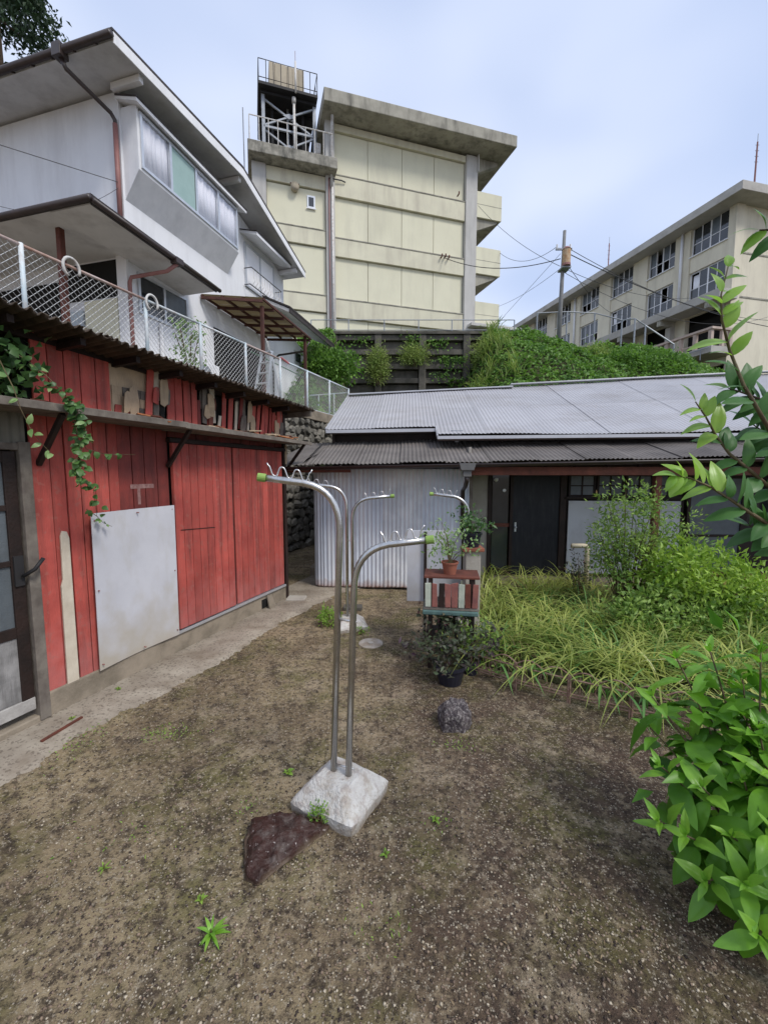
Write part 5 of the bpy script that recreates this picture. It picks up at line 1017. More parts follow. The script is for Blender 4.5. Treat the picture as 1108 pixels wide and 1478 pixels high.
# dry blades and leaf litter
n = 1500; Y = .5+5*np.random.rand(n)**1.5; X = (np.random.rand(n)*1.7-.85)*Y; kp = (X < .95) & (((X-SH.P.x)*SH.n.x+(Y-SH.P.y)*SH.n.y) < -.6); X, Y = X[kp], Y[kp]; n = len(X)
d = rnd_dirs(n, 0); d[:, 2] = np.abs(d[:, 2])*.12; Z = np.array([gh(x, y)+.004 for x, y in zip(X, Y)])
leafcloud('leaf_litter', leafmat('litter', (.12, .075, .04), (.36, .28, .17), rough=.9, trans=.1), np.stack([X, Y, Z], 1), d, np.tile([0, 0, 1.], (n, 1))+.2*np.random.normal(size=(n, 3)), .008+.022*np.random.rand(n), .004+.005*np.random.rand(n), kind='stuff')
# ------------------------------------------------------------------ blades
def blades(name, m, P, az, H_, lean, w, seg=6, parent=None, **props):
    n = len(P); t = np.linspace(0, 1, seg+1)[None, :, None]; H_ = np.asarray(H_)[:, None, None]; lean = np.asarray(lean)[:, None, None]; w = np.broadcast_to(w, n)[:, None, None]
    A = np.stack([np.cos(az), np.sin(az), np.zeros(n)], 1)[:, None, :]; Sd = np.stack([-np.sin(az), np.cos(az), np.zeros(n)], 1)[:, None, :]; U = np.array([0, 0, 1.])[None, None, :]
    cen = P[:, None, :]+A*H_*lean*t**1.7+U*H_*(t-.62*lean*t**2.6); ww = w*np.minimum(1, 3.2*(1-t)**.8)*.5*np.minimum(1, .4+3*t)
    V = np.stack([cen-Sd*ww, cen+Sd*ww], 2).reshape(-1, 3); base = (np.arange(n)*(seg+1)*2)[:, None, None]; k = np.arange(seg)[None, :, None]*2
    F = (base+k+np.array([0, 1, 3, 2])[None, None, :]).reshape(-1, 4)
    me = bpy.data.meshes.new(name); me.vertices.add(len(V)); me.vertices.foreach_set('co', V.astype(np.float32).ravel()); me.loops.add(F.size); me.loops.foreach_set('vertex_index', F.astype(np.int32).ravel())
    me.polygons.add(len(F)); me.polygons.foreach_set('loop_start', (np.arange(len(F))*4).astype(np.int32)); me.update(calc_edges=True); me.materials.append(m); set_tint(me, np.repeat(np.random.rand(n), seg)); me.shade_smooth()
    o = bpy.data.objects.new(name, me); C.objects.link(o)
    if parent: o.parent = parent
    for kk, v in props.items(): o[kk] = v
    return o
def bed_front(x): return 3.78-.62*(x-.9) if x < 2.1 else 3.04-.15*(x-2.1)
def tufts(nt, per, ymax, hr, lr, name, m, xr=(.95, 7.5), wid=.007, band=None, seed=0, keep=None):
    rs = np.random.RandomState(seed); P = []; AZ = []; HH = []; LL = []
    c = 0
    while c < nt:
        x = rs.uniform(*xr); y = bed_front(x)+.4+(ymax-bed_front(x))*rs.rand()**(1.3)
        if x < .95+.2*(y-3.8): continue
        if keep and not keep(x, y): continue
        c += 1; h0 = rs.uniform(*hr)
        for k in range(per):
            P.append((x+rs.normal()*.03, y+rs.normal()*.03, 0)); a = rs.rand()*6.28; AZ.append(a); HH.append(h0*rs.uniform(.6, 1.15)); LL.append(rs.uniform(*lr))
    return blades(name, m, np.array(P), np.array(AZ), HH, LL, wid, seg=7, kind='stuff')
tufts(280, 19, 6.2, (.42, .74), (.5, 1.35), 'sedge_grass', M['sedge'], seed=1, wid=.0115, keep=lambda x, y: x < 3.3 or y < 4.6)
tufts(60, 14, 5.8, (.45, .68), (.5, 1.2), 'green_grass', M['sedgedark'], xr=(1.9, 6), seed=2, wid=.011)
# long pale blades arching over the edging
rs = np.random.RandomState(9); n = 70; X = rs.uniform(.95, 3.0, n); Y = np.array([bed_front(x) for x in X])+rs.uniform(.05, .35, n)
blades('arching_grass', M['sedge'], np.stack([X, Y, 0*X+.05], 1), rs.normal(-1.9, .7, n), rs.uniform(.4, .72, n), rs.uniform(.9, 1.4, n), .011, seg=9, kind='stuff')
n = 26; X = rs.uniform(1.0, 2.3, n); Y = np.array([bed_front(x) for x in X])+rs.uniform(-.02, .1, n)
blades('broad_drooping_grass', M['sedgedark'], np.stack([X, Y, 0*X+.05], 1), rs.normal(-1.7, .6, n), rs.uniform(.3, .5, n), rs.uniform(.7, 1.3, n), .018, seg=9, kind='stuff')
MB().prism([(.98, 3.95, 0), (2.15, 3.25, 0), (8, 2.3, 0), (8, 6.6, 0), (1.45, 6.6, 0)], (0, 0, .05)).build('planting_bed', M['bank'], kind='structure')
tufts(70, 16, 6.0, (.35, .6), (.5, 1.3), 'dead_grass', leafmat('dead_blade', (.16, .11, .05), (.36, .28, .15), rough=.8, trans=.2), seed=5, wid=.008)
tufts(50, 12, 4.6, (.3, .5), (.4, 1.2), 'dark_grass', M['sedgedark'], xr=(1.0, 4.5), seed=6, wid=.010)
# wrought wire edging
ed = thing('wire_edging', 'rusty brown low wire edging with scrolls along the front of the grass bed', 'garden edging', (0, 0, 0))
M['rustwire'] = mat('rusty_wire', (.34, .23, .18), (.18, .10, .075), sc=30, rough=.85, bump=.3)
E0 = Vector((.80, 3.88, 0)); pts_e = [p_+Vector((-.02, -.06, 0)) for p_ in [Vector((.84, 3.82, 0)), Vector((1.18, 3.56, 0)), Vector((1.55, 3.33, 0)), Vector((1.93, 3.11, 0)), Vector((2.33, 2.95, 0)), Vector((2.75, 2.84, 0))]]
for a, b_ in zip(pts_e, pts_e[1:]):
    u = (b_-a); ln = u.length; u.normalize()
    P_ = lambda s_, z: a+u*s_+Vector((0, 0, z))
    MB().tube([P_(0, -.05), P_(0, .24)], .008, 5).build('stake', M['rustwire'], ed); MB().tube([P_(ln-.015, -.05), P_(ln-.015, .24)], .008, 5).build('stake', M['rustwire'], ed)
    for z in (.06, .085, .21): MB().tube([P_(0, z), P_(ln-.01, z)], .0068, 5).build('rail', M['rustwire'], ed)
    MB().tube([P_(ln*t, .235+.05*abs(math.sin(t*math.pi*2))) for t in np.linspace(0, 1, 25)], .006, 5).build('scalloped_rail', M['rustwire'], ed)
    for k in range(1, 6):
        if k == 3:
            for sg in (-1, 1): MB().tube([P_(ln*.5+sg*(.045*math.sin(t)*(1-t/6.5)), .15-.05*math.cos(t)*(1-.3*t/5)) for t in np.linspace(0, 4.6, 16)], .004, 4).build('scroll', M['rustwire'], ed)
        else: MB().tube([P_(ln*k/6, .06), P_(ln*k/6, .24)], .004, 4).build('upright', M['rustwire'], ed)
# ------------------------------------------------------------------ bushes
def bush(name, label, cat, base, lobes, nclus, nper, m, ls, stems, mstem, seed, rad=.13, up=.4, group=None):
    rs = np.random.RandomState(seed); np.random.seed(seed); T = thing(name, label, cat, base, 0, group)
    cen = []
    for cx, cy, cz, rx, ry, rz, wt in lobes:
        k = int(nclus*wt); d = rs.normal(size=(k, 3)); d /= np.linalg.norm(d, axis=1, keepdims=True); r = rs.uniform(.45, 1.08, (k, 1))**.6; cen.append(np.array([cx, cy, cz])+d*r*np.array([rx, ry, rz]))
    cen = np.concatenate(cen); cen = cen[cen[:, 2] > .05]
    P = np.repeat(cen, nper, 0)+rs.normal(size=(len(cen)*nper, 3))*rad*.55; keep = P[:, 2] > .01; P = P[keep]; n = len(P)
    out = P-np.repeat(cen, nper, 0)[keep]; out /= np.linalg.norm(out, axis=1, keepdims=True)+1e-6; d = out+rnd_dirs(n, up)*.7
    leafcloud('foliage', m, P, d, rnd_dirs(n, .9), ls[0]*rs.uniform(.6, 1.25, n), ls[1]*rs.uniform(.7, 1.2, n), T)
    st = MB(); pick = rs.choice(len(cen), min(stems, len(cen)), replace=False)
    for i in pick:
        a = Vector((rs.normal()*.05, rs.normal()*.05, -.02)); b_ = Vector(cen[i]); mid = a.lerp(b_, .5)+Vector((0, 0, .12*b_.z)); st.tube([a, a.lerp(mid, .6)+Vector((0, 0, .05)), mid, b_], .012, 5, r2=.003)
    st.build('stem', mstem, T); return T
bush('nandina_bush', 'tall feathery bush with reddish tips in front of the pale board', 'bush', (3.1, 5.15, 0), [(-.0, 0, 1.28, .36, .35, .44, .35), (.05, -.05, .75, .42, .4, .4, .25), (.45, .0, 1.05, .36, .35, .34, .2), (-.18, .1, 1.0, .22, .3, .34, .2)], 170, 22, M['nandina'], (.07, .024), 50, M['twig'], 21)
bush('bright_bush', 'rounded yellow-green bush to the right of the feathery bush', 'bush', (3.75, 4.75, 0), [(0, 0, .62, .55, .45, .38, .55), (-.35, 0, .72, .36, .4, .33, .25), (.25, 0, .35, .33, .4, .28, .2)], 220, 24, M['nandinabright'], (.075, .034), 40, M['twig'], 22)
bush('low_leafy_bush', 'low dark green bush at the base between the grass and the bright bush', 'bush', (3.1, 4.45, 0), [(0, 0, .3, .6, .4, .3, .6), (.8, .1, .35, .6, .4, .32, .4)], 200, 22, M['nandina'], (.07, .035), 20, M['twig'], 23)
bush('right_bed_bush', 'green bush at the right end of the bed beside the bright bush', 'bush', (4.9, 4.2, 0), [(0, 0, .24, .6, .6, .26, 1)], 260, 24, M['nandinabright'], (.06, .03), 20, M['twig'], 24)
# tall shoots above the bush
rs = np.random.RandomState(31)
sp = at(935, 690, 5.0)
bush('bare_weed', 'thin reddish weed standing beside the bent beige pipe', 'weed', (2.85, 6.0, 0), [(0, 0, .42, .1, .1, .3, 1)], 26, 9, M['purple'], (.05, .025), 12, M['twig'], 26)
# ------------------------------------------------------------------ broad-leaved shrub and overhanging branch: every leaf its own part
def leafmesh(name, L_, W, m, curve=.25, fold=.35, wav=.06, nrow=14, seed=0, tipc=.6):
    v = []; rs = np.random.RandomState(seed); ph = rs.rand()*6; bend = rs.uniform(-.12, .12); tw = rs.uniform(-.3, .3)
    for i in range(nrow+1):
        t = i/nrow; w = W*.5*(math.sin(math.pi*min(1, t**.8))**.85)*(1 if .001 < t < .999 else .02); cx = t*L_; cz = -curve*L_*t*t+.06*L_*math.sin(t*3)
        for j, s_ in enumerate((-1, -.66, -.33, 0, .33, .66, 1)):
            a = abs(s_); z = cz+fold*w*a-.22*w*a*a+(0 if s_ == 0 else wav*w*(math.sin((t*nrow-a*2.2)*2.1)*.5+.8*a*math.sin(t*9+ph+s_*2)))+tw*w*s_*t
            v.append((cx-.1*a*w, s_*w*(1+.03*math.sin(i*2.1+s_))+bend*L_*t*t, z))
    K = 7; f = [(i*K+j, i*K+j+1, (i+1)*K+j+1, (i+1)*K+j) for i in range(nrow) for j in range(K-1)]
    me = bpy.data.meshes.new(name); me.from_pydata(v, [], f); me.materials.append(m); me.shade_smooth(); return me
def put_leaf(me, par, P, D, Nn, s, mirror=False):
    D = Vector(D).normalized(); Nn = Vector(Nn); Sd = Nn.cross(D).normalized(); Nn = D.cross(Sd)
    o = bpy.data.objects.new('leaf', me); C.objects.link(o); o.parent = par
    o.matrix_local = Matrix.Translation(P) @ Matrix((( D.x, Sd.x, Nn.x), (D.y, Sd.y, Nn.y), (D.z, Sd.z, Nn.z))).to_4x4() @ Matrix.Diagonal((s, s*random.uniform(.85, 1.1), s, 1))
    return o
random.seed(77)
hd = [leafmesh('leaf', 1, wd, M['hyd'], curve=c, fold=fo, seed=k, wav=.13) for k, (c, fo, wd) in enumerate(((.2, .28, .42), (.38, .35, .36), (.1, .25, .46), (.6, .3, .38), (.3, .45, .4), (.45, .2, .44)))]
hn = [leafmesh('leaf', 1, .36, M['hydnew'], curve=c, fold=fo, seed=k+9, wav=.11) for k, (c, fo) in enumerate(((.12, .45), (.25, .5), (0, .4)))]
HB = thing('broad_leaved_shrub', 'large glossy bright green broad-leaved shrub at the lower right edge', 'shrub', (1.72, 1.72, 0)); base = Vector((1.72, 1.72, 0))
tips = [(965, 945, 2.1), (1020, 935, 2.05), (1085, 935, 1.95), (935, 1000, 2.0), (1000, 985, 2.05), (1060, 975, 2.0), (1115, 985, 1.9), (930, 1045, 2.0), (985, 1050, 1.95), (1085, 1045, 1.75), (1040, 1040, 1.9), (948, 1100, 1.85), (1005, 1130, 1.7), (1060, 1120, 1.7), (1110, 1110, 1.6), (945, 1180, 1.75), (985, 1200, 1.65), (1040, 1200, 1.6), (1100, 1190, 1.5), (1010, 1265, 1.55), (1065, 1270, 1.45), (1110, 1290, 1.38), (1085, 1345, 1.36), (1130, 1060, 1.8), (1150, 1200, 1.5)]
cnt = 0
for ti, (x, y, Y) in enumerate(tips):
    tip = at(x+random.uniform(-5, 5), y, Y)+Vector((.03, 0, -.02)); tip.z = max(tip.z, .1); tip -= base
    root = Vector((random.uniform(-.06, .06), random.uniform(-.06, .06), 0)); mid = root.lerp(tip, .45)+Vector((0, 0, .18*tip.z)); path = arc_path(root, mid, tip, 12)
    st = MB().tube(path, .008, 6, r2=.0035).build('stem', M['twig'], HB, smooth=True)
    d = (path[-1]-path[-3]).normalized(); d = (d+Vector((-.15, -.2, .5))).normalized()
    a0 = random.uniform(0, 3); s1_ = d.cross(Vector((0, 0, 1))); s1_ = (s1_ if s1_.length > .1 else Vector((1, 0, 0))).normalized(); s2_ = d.cross(s1_)
    for k in range(5):
        back = .05*k+.004 if k else 0; P_ = tip-d*min(back, .3) if k < 3 else Vector(path[max(0, 11-int(k*1.2))])
        for sg in (0, 1):
            a = a0+k*1.57+sg*math.pi; rad = s1_*math.cos(a)+s2_*math.sin(a); el = (.9, .5, .15, -.1, -.25)[k]
            D = (rad+d*el*1.2+Vector((random.uniform(-.25, .25), random.uniform(-.25, .25), random.uniform(-.1, .12) if k < 2 else random.uniform(-.4, .08)))).normalized(); L_ = (.09, .155, .20, .205, .19)[k]*random.uniform(.7, 1.18)
            up_ = (d*1.0-rad*.3+Vector((0, 0, .8))); put_leaf(random.choice(hn if k < 2 or random.random() < .1 else hd), HB, P_+rad*.006, D, up_, L_); cnt += 1
    for e in range(2):
        a = a0+.8+e*3.1; rad = s1_*math.cos(a)+s2_*math.sin(a); put_leaf(random.choice(hn), HB, tip, (rad*.45+d).normalized(), d-rad, .055*random.uniform(.8, 1.2)); cnt += 1
n = 420; rs = np.random.RandomState(91); np.random.seed(91); Pc = rs.normal(size=(n, 3))*np.array([.17, .15, .22])+np.array([.14, .1, .45]); Pc[:, 2] = np.abs(Pc[:, 2])+.05
leafcloud('inner_foliage', M['hyd'], Pc, rnd_dirs(n, 0)+np.array([-.3, -.4, 0]), rnd_dirs(n, 1), .12*rs.uniform(.7, 1.3, n), .055, HB, kind='stuff')
cm = [leafmesh('leaf', 1, .44, M['cam'], curve=c, fold=fo, seed=k+20, wav=.02) for k, (c, fo) in enumerate(((.12, .25), (.2, .3), (.05, .2)))]
cn_ = [leafmesh('leaf', 1, .46, M['camnew'], curve=c, fold=fo, seed=k+30, wav=.02) for k, (c, fo) in enumerate(((.12, .35), (.2, .3)))]
BT = thing('overhanging_tree', 'small tree at the right edge whose leafy twigs hang over the view of the roof', 'tree', (1.62, 1.22, 0)); tb_ = Vector((1.62, 1.22, 0))
MB().tube([(0, 0, -.05), (.03, .02, .8), (-.02, 0, 1.6), (.02, .03, 2.4), (-.02, 0, 3.1)], .045, 10, r2=.02).build('trunk', M['bark'], BT, smooth=True)
BR = [([(1190, 760), (1130, 655), (1098, 600), (1072, 555), (1052, 505), (1041, 462), (1040, 425), (1050, 385)], 1.18, 14, .55, 1.9),
      ([(1190, 790), (1120, 712), (1080, 678), (1052, 655), (1032, 628), (1018, 602), (1003, 580)], 1.22, 11, .45, 1.5),
      ([(1200, 840), (1125, 768), (1085, 742), (1055, 722), (1025, 703), (995, 690), (975, 686)], 1.15, 13, .5, 1.3),
      ([(1190, 660), (1135, 600), (1105, 580), (1075, 568), (1050, 560)], 1.25, 10, .1, 1.2),
      ([(1190, 420), (1140, 345), (1115, 332), (1095, 332)], 1.15, 5, .3, 1.9),
      ([(1200, 720), (1140, 650), (1110, 630), (1085, 612)], 1.3, 8, .0, 1.4),
      ([(1210, 860), (1150, 800), (1110, 770), (1080, 758)], 1.2, 8, .0, 1.0)]
lc = 0
for pl_, Y, nl, young, bz in BR:
    pts = [at(x, y, Y+.02*math.sin(i*2))-tb_ for i, (x, y) in enumerate(pl_)]; pts = [Vector((random.uniform(-.02, .02), 0, min(2.9, pts[0].z-.1)))]+pts
    sm_ = []
    for i in range(len(pts)-1):
        for t in (0, .33, .66): sm_.append(pts[i].lerp(pts[i+1], t))
    sm_.append(pts[-1]); MB().tube(sm_, .0075, 6, r2=.0016).build('branch', M['twig'] if young > .4 else M['bark'], BT, smooth=True)
    m = len(sm_); st0 = 5
    for k in range(nl+1):
        f = st0+(m-1-st0)*(k/nl); i = min(m-2, int(f)); P_ = sm_[i].lerp(sm_[i+1], f-i); d = (sm_[i+1]-sm_[i]).normalized(); sg = 1 if k % 2 else -1
        sd_ = Vector((d.z, 0, -d.x)).normalized()*sg; D = d*.75+sd_*random.uniform(.6, 1.1)+Vector((0, random.uniform(-.5, .5), random.uniform(-.25, .1)))
        if k == nl: D = d
        yg = (k/nl) > 1-young; L_ = random.uniform(.075, .105)*(.72 if yg and k > nl-3 else 1)
        put_leaf(random.choice(cn_ if yg else cm), BT, P_, D, Vector((random.uniform(-.3, .3), -.55, .8)), L_); lc += 1
        if random.random() < .55: put_leaf(random.choice(cn_ if yg else cm), BT, P_, d*.5-sd_*.8+Vector((0, random.uniform(-.4, .4), 0)), Vector((.2, -.4, .8)), L_*.85); lc += 1
# ------------------------------------------------------------------ ivy on the shed
IV = thing('ivy', 'trailing ivy hanging over the red shed ledge beside the left brace', 'ivy', (0, 0, 0))
def sh_at(x, y, n): s_, z = SH.sz(x, y, n); return SH.w(s_, n, z)
vn1 = [sh_at(*p) for p in ((5, 500, -.2), (40, 520, -.3), (70, 545, -.38), (100, 575, -.42), (112, 590, -.42), (118, 620, -.42), (118, 650, -.42), (112, 680, -.42), (120, 695, -.4), (135, 705, -.35), (140, 745, -.2))]
vn2 = [sh_at(*p) for p in ((100, 575, -.40), (112, 625, -.42), (125, 648, -.42), (150, 655, -.42), (170, 656, -.42), (195, 656, -.40))]
vn3 = [sh_at(*p) for p in ((0, 520, -.3), (20, 560, -.4), (30, 590, -.42), (45, 620, -.42), (60, 640, -.42), (75, 655, -.42))]
vn4 = [sh_at(*p) for p in ((125, 735, -.12), (140, 745, -.11), (150, 755, -.11), (162, 760, -.11))]
il = [leafmesh('leaf', 1, .72, M['vine'], curve=c, fold=.2, seed=k+40, wav=.02, nrow=5) for k, c in enumerate((.2, .35))]; ip = [leafmesh('leaf', 1, .5, M['vinepale'], curve=.2, fold=.3, seed=50, nrow=5)]
for vi, (vn, dens, mm, sz_) in enumerate(((vn1, 12, il, .062), (vn2, 3, il, .05), (vn3, 2, ip, .085), (vn4, 2, il, .05))):
    MB().tube(vn, .0035, 5, r2=.0015).build('vine_stem', M['twig'], IV)
    for a, b_ in zip(vn, vn[1:]):
        for k in range(dens if vi else (26 if a.z < 2.45 and a.z > 1.95 else 9)):
            t = random.random(); P_ = a.lerp(b_, t)+Vector((random.gauss(0, .028), random.gauss(0, .02), random.gauss(0, .02))) if vi == 0 else a.lerp(b_, t)
            put_leaf(random.choice(mm if random.random() < .8 else ip), IV, P_, Vector((random.gauss(.2, .7), random.gauss(-.6, .5), random.gauss(-.5, .4))), Vector((random.gauss(.5, .4), -.8, .6)), sz_*random.uniform(.6, 1.2))
n = 700; Pv = []
for i in range(n): q_ = sh_at(random.uniform(-40, 50)*.9, 0, -.1) if False else SH.w(random.uniform(-4.3, -3.25), random.uniform(-.3, .3), random.uniform(2.42, 2.82)); Pv.append(tuple(q_))
leafcloud('ivy_mass', M['vine'], Pv, rnd_dirs(n), rnd_dirs(n, .6)+np.array([.5, -.6, 0]), .07, .06, IV, kind='stuff')
# ------------------------------------------------------------------ green bank vines, shrubs and tufts
np.random.seed(4); rs = np.random.RandomState(4)
P_ = []; Nn_ = []
while len(P_) < 30000:
    x = rs.uniform(-3.4, 16.5); y = rs.uniform(12.2, 19.25)
    if -1.7 < x < 3.4:
        if rs.rand() > (.03 if y > 16 else .3): continue
    b_ = .3*max(0, noise.noise((x*.9, y*.9, 2))+.25)+.22*max(0, noise.noise((x*2.3, y*2.3, 6))+.2); P_.append((x, y, hh(x, min(y, 18.9))+b_*rs.uniform(.5, 1.05)+.02)); Nn_.append((rs.normal()*.35, -.45+rs.normal()*.35, 1))
P_ = np.array(P_); n = len(P_)
leafcloud('bank_vines', M['hill'], P_, rnd_dirs(n, -.1)+np.array([0, -.5, 0]), np.array(Nn_), .13*rs.uniform(.6, 1.3, n), .11, kind='stuff')
for x, y, Y, r, h, m, lab in ((480, 528, 15, .8, .45, 'hill', 'dark green leafy shrub between the fence corner and the lattice wall'), (545, 530, 18.2, .3, .7, 'hillpale', 'thin feathery shrub growing against the lattice wall, leftmost one'), (598, 515, 18.3, .45, .35, 'hillpale', 'small feathery plant on the lattice wall beam below the railing'), (700, 525, 17.6, .55, .5, 'hillpale', 'pale yellow-green shrub on the bank just right of the lattice wall'), (780, 530, 17.5, .9, .35, 'hill', 'rounded green shrub on the bank left of the utility pole'), (855, 528, 17.3, .6, .4, 'hillpale', 'light green grassy shrub on the bank right of the utility pole'), (905, 535, 16.8, .9, .3, 'hill', 'dark vine covered mound on the bank below the slope railing'), (950, 545, 16, .8, .3, 'hill', 'green mound at the right shoulder of the bank')):
    c = at(x, y, Y); z0 = hh(c.x, min(Y, 18.9)) if not (-1.7 < c.x < 3.4) else c.z-h; z0 = min(z0, c.z)
    bush('bank_shrub', lab, 'shrub', (c.x, Y, z0), [(0, 0, max(.3, c.z-z0), r, r*.6, h, 1)], 90, 24, M[m], (.14, .09 if m == 'hill' else .035), 12, M['twig'], int(x), rad=.3)
rs = np.random.RandomState(6); n = 700; X = rs.uniform(3.2, 4.8, n); Y = rs.uniform(14.5, 18.6, n); k = np.array([noise.noise((a*1.3, b_*1.3, 9)) > -.05 for a, b_ in zip(X, Y)]); X, Y = X[k], Y[k]; Z = np.array([hh(a, b_) for a, b_ in zip(X, Y)])+.1
blades('bank_grass', M['hillpale'], np.stack([X, Y, Z], 1), rs.rand(len(X))*6.28, rs.uniform(.4, .9, len(X)), rs.uniform(.3, 1, len(X)), .03, seg=4, kind='stuff')
np.random.seed(44); rs = np.random.RandomState(44); Pv = []; 
for cx, cz, r_, k in ((-1.0, 7.7, .35, 60), (1.2, 7.75, .3, 50), (2.3, 7.6, .4, 110), (2.9, 6.9, .5, 200), (-1.7, 6.4, .4, 120), (3.2, 6.0, .5, 200), (2.4, 6.2, .3, 50)):
    for i in range(k): Pv.append((cx+rs.normal()*r_*.6, 18.4+rs.normal()*.08, cz-abs(rs.normal())*r_*.6))
n = len(Pv); leafcloud('hanging_creeper', M['hill'], np.array(Pv), rnd_dirs(n, -.6)+np.array([0, -.6, 0]), rnd_dirs(n, .4)+np.array([0, -.8, 0]), .12*rs.uniform(.6, 1.2, n), .09, kind='stuff')
# ------------------------------------------------------------------ dark tree, upper left
np.random.seed(12); tc_ = at(8, 55, 21); tt = thing('dark_tree', 'tall dark evergreen tree rising behind the white house roof at the top left corner', 'tree', (tc_.x-.4, 21, 3.4))
hz = tc_.z-3.4
MB().tube([(0, 0, -.3), (.1, 0, hz*.5), (.1, 0, hz+2)], .35, 10, r2=.08).build('trunk', M['bark'], tt, smooth=True)
rs = np.random.RandomState(13); cl = []
for i in range(230):
    z = rs.uniform(-6, 3.6); rmax = 3.0*(1-((z+1.5)/5.6)**2 if z > -1.5 else 1); a = rs.rand()*6.28; r = max(.2, rmax)*rs.uniform(.5, 1.05); cl.append((.1+r*math.cos(a), r*math.sin(a), hz+z))
cl = np.array(cl); P_ = np.repeat(cl, 60, 0)+rs.normal(size=(len(cl)*60, 3))*np.array([.3, .3, .16]); n = len(P_)
leafcloud('crown', M['treeleaf'], P_, rnd_dirs(n, -.1), rnd_dirs(n, 1), .3, .11, tt)
br = MB()
for i in range(0, 230, 6): q = cl[i]; br.tube([(.1, 0, q[2]-.6), tuple(q)], .05, 5, r2=.015)
br.build('limb', M['bark'], tt)
# ------------------------------------------------------------------ plant stand, pots, white screen
cS = gz(655, 960); PS = thing('plant_stand', 'wooden plant stand with red, cream and green slats, right of the laundry stands', 'plant stand', (.66, 4.0, 0), R(-8))
for x in (-.2, .2):
    for y in (-.13, .13): box('leg', M['darkwood'], PS, x-.018, x+.018, y-.018, y+.018, 0, .90, bevel=.003)
box('lower_shelf', M['darkwood'], PS, -.24, .24, -.17, .17, .30, .325, bevel=.003); box('upper_shelf', M['greywood'], PS, -.26, .26, -.18, .18, .60, .625, bevel=.003)
tray = box('tray', mat('blue_green_tray', (.10, .17, .15), (.06, .1, .1), sc=12, rough=.5, bump=.1), PS, -.27, .25, -.20, .19, .555, .598, bevel=.01)
cr_ = [('brownwood', 0), ('red', 1), ('ply', 0), ('red', 0), ('darkwood', 0), ('red', 1), ('ply', 1), ('red', 0)]
M['slatred'] = mat('worn_red_slat', (.34, .13, .10), (.22, .09, .08), sc=12, rough=.8, bump=.3); M['slatgreen'] = mat('pale_green_slat', (.5, .52, .42), (.38, .42, .34), sc=12, rough=.8, bump=.3)
for k in range(8):
    x = -.245+k*.062; m = (M['slatgreen'], M['slatred'], M['darkwood'], M['slatred'], M['slatred'], M['slatgreen'], M['brownwood'], M['slatred'])[k]
    MB().prism([(x, -.185, .63), (x+.052, -.185, .63), (x+.052+random.uniform(-.01, .012), -.19, .86+random.uniform(-.01, .015)), (x+random.uniform(-.01, .01), -.19, .86)], (0, .012, 0)).build('slat', m, PS, bevel=.003)
box('top_board', M['brownwood'], PS, -.26, .26, -.16, .16, .90, .92, bevel=.003)
def pot(name, label, P, r, h, m, mleaf, nl, spread, hgt, seed, ls=(.05, .03)):
    T = thing(name, label, 'potted plant', P); b = MB(); n = 20; prof = [(r*.72, 0), (r*.95, h*.85), (r*1.06, h*.86), (r*1.06, h), (r*.95, h), (r*.9, h*.82)]
    for rr, z in prof:
        for k in range(n): b.v.append((rr*math.cos(k*2*math.pi/n), rr*math.sin(k*2*math.pi/n), z))
    for q in range(len(prof)-1):
        for k in range(n): b.f.append((q*n+k, q*n+(k+1) % n, (q+1)*n+(k+1) % n, (q+1)*n+k))
    b.f.append(tuple(reversed(range(n)))); b.build('pot', m, T, smooth=False)
    MB().tube([(0, 0, h*.75), (0, 0, h*.83)], r*.9, 16).build('soil', M['bank'], T)
    rs = np.random.RandomState(seed); np.random.seed(seed); c = rs.normal(size=(nl//9, 3))*np.array([spread*.5, spread*.4, hgt*.3])+np.array([0, 0, h+hgt*.5]); c[:, 2] = np.maximum(c[:, 2], h*.6)
    Pp = np.repeat(c, 9, 0)+rs.normal(size=(len(c)*9, 3))*.03; leafcloud('foliage', mleaf, Pp, rnd_dirs(len(Pp)), rnd_dirs(len(Pp), 1)-np.array([0, .5, 0]), ls[0]*rs.uniform(.6, 1.2, len(Pp)), ls[1], T)
    st = MB()
    for i in range(0, len(c), 3): st.tube([(0, 0, h*.8), tuple(np.array([0, 0, h*.8])*.4+c[i]*.6*np.array([.6, .6, 1])), tuple(c[i])], .005, 4, r2=.002)
    st.build('stem', M['twig'], T); return T
M['potdark'] = mat('dark_plastic_pot', (.03, .03, .045), (.02, .02, .03), rough=.4, bump=0); M['potred'] = mat('terracotta_pot', (.33, .12, .07), (.25, .09, .06), sc=12, rough=.8, bump=.2)
pot('potted_plant', 'leafy plant with pale flowers in a terracotta pot, on top of the plant stand', (.64, 3.98, .92), .08, .12, M['potred'], M['vinepale'], 330, .26, .34, 1, (.045, .02))
pot('potted_plant', 'green plant in the black pot on the grey pedestal, highest of the potted plants', (.93, 4.35, 1.12), .10, .15, M['potdark'], M['vine'], 260, .20, .2, 2)
pot('potted_plant', 'purple-leaved plant in a dark pot on the lower shelf of the plant stand', (.62, 3.98, .325), .10, .12, M['potdark'], M['purple'], 240, .22, .12, 3)
pot('potted_plant', 'sprawling purple-green plant in a dark tub on the soil before the plant stand', (.60, 3.62, 0), .14, .18, M['potdark'], M['purple'], 700, .36, .3, 4, (.06, .03))
pot('potted_plant', 'green leafy plant in a small dark pot beside the wire edging', (.82, 3.80, 0), .09, .14, M['potdark'], M['nandina'], 420, .24, .3, 5, (.055, .025))
pd = thing('plant_pedestal', 'narrow grey pedestal carrying the highest black pot', 'pedestal', (.93, 4.35, 0)); box('column', M['plaster'], pd, -.08, .08, -.08, .08, 0, 1.08, bevel=.01); box('top', M['potred'], pd, -.11, .11, -.11, .11, 1.081, 1.119, bevel=.006)
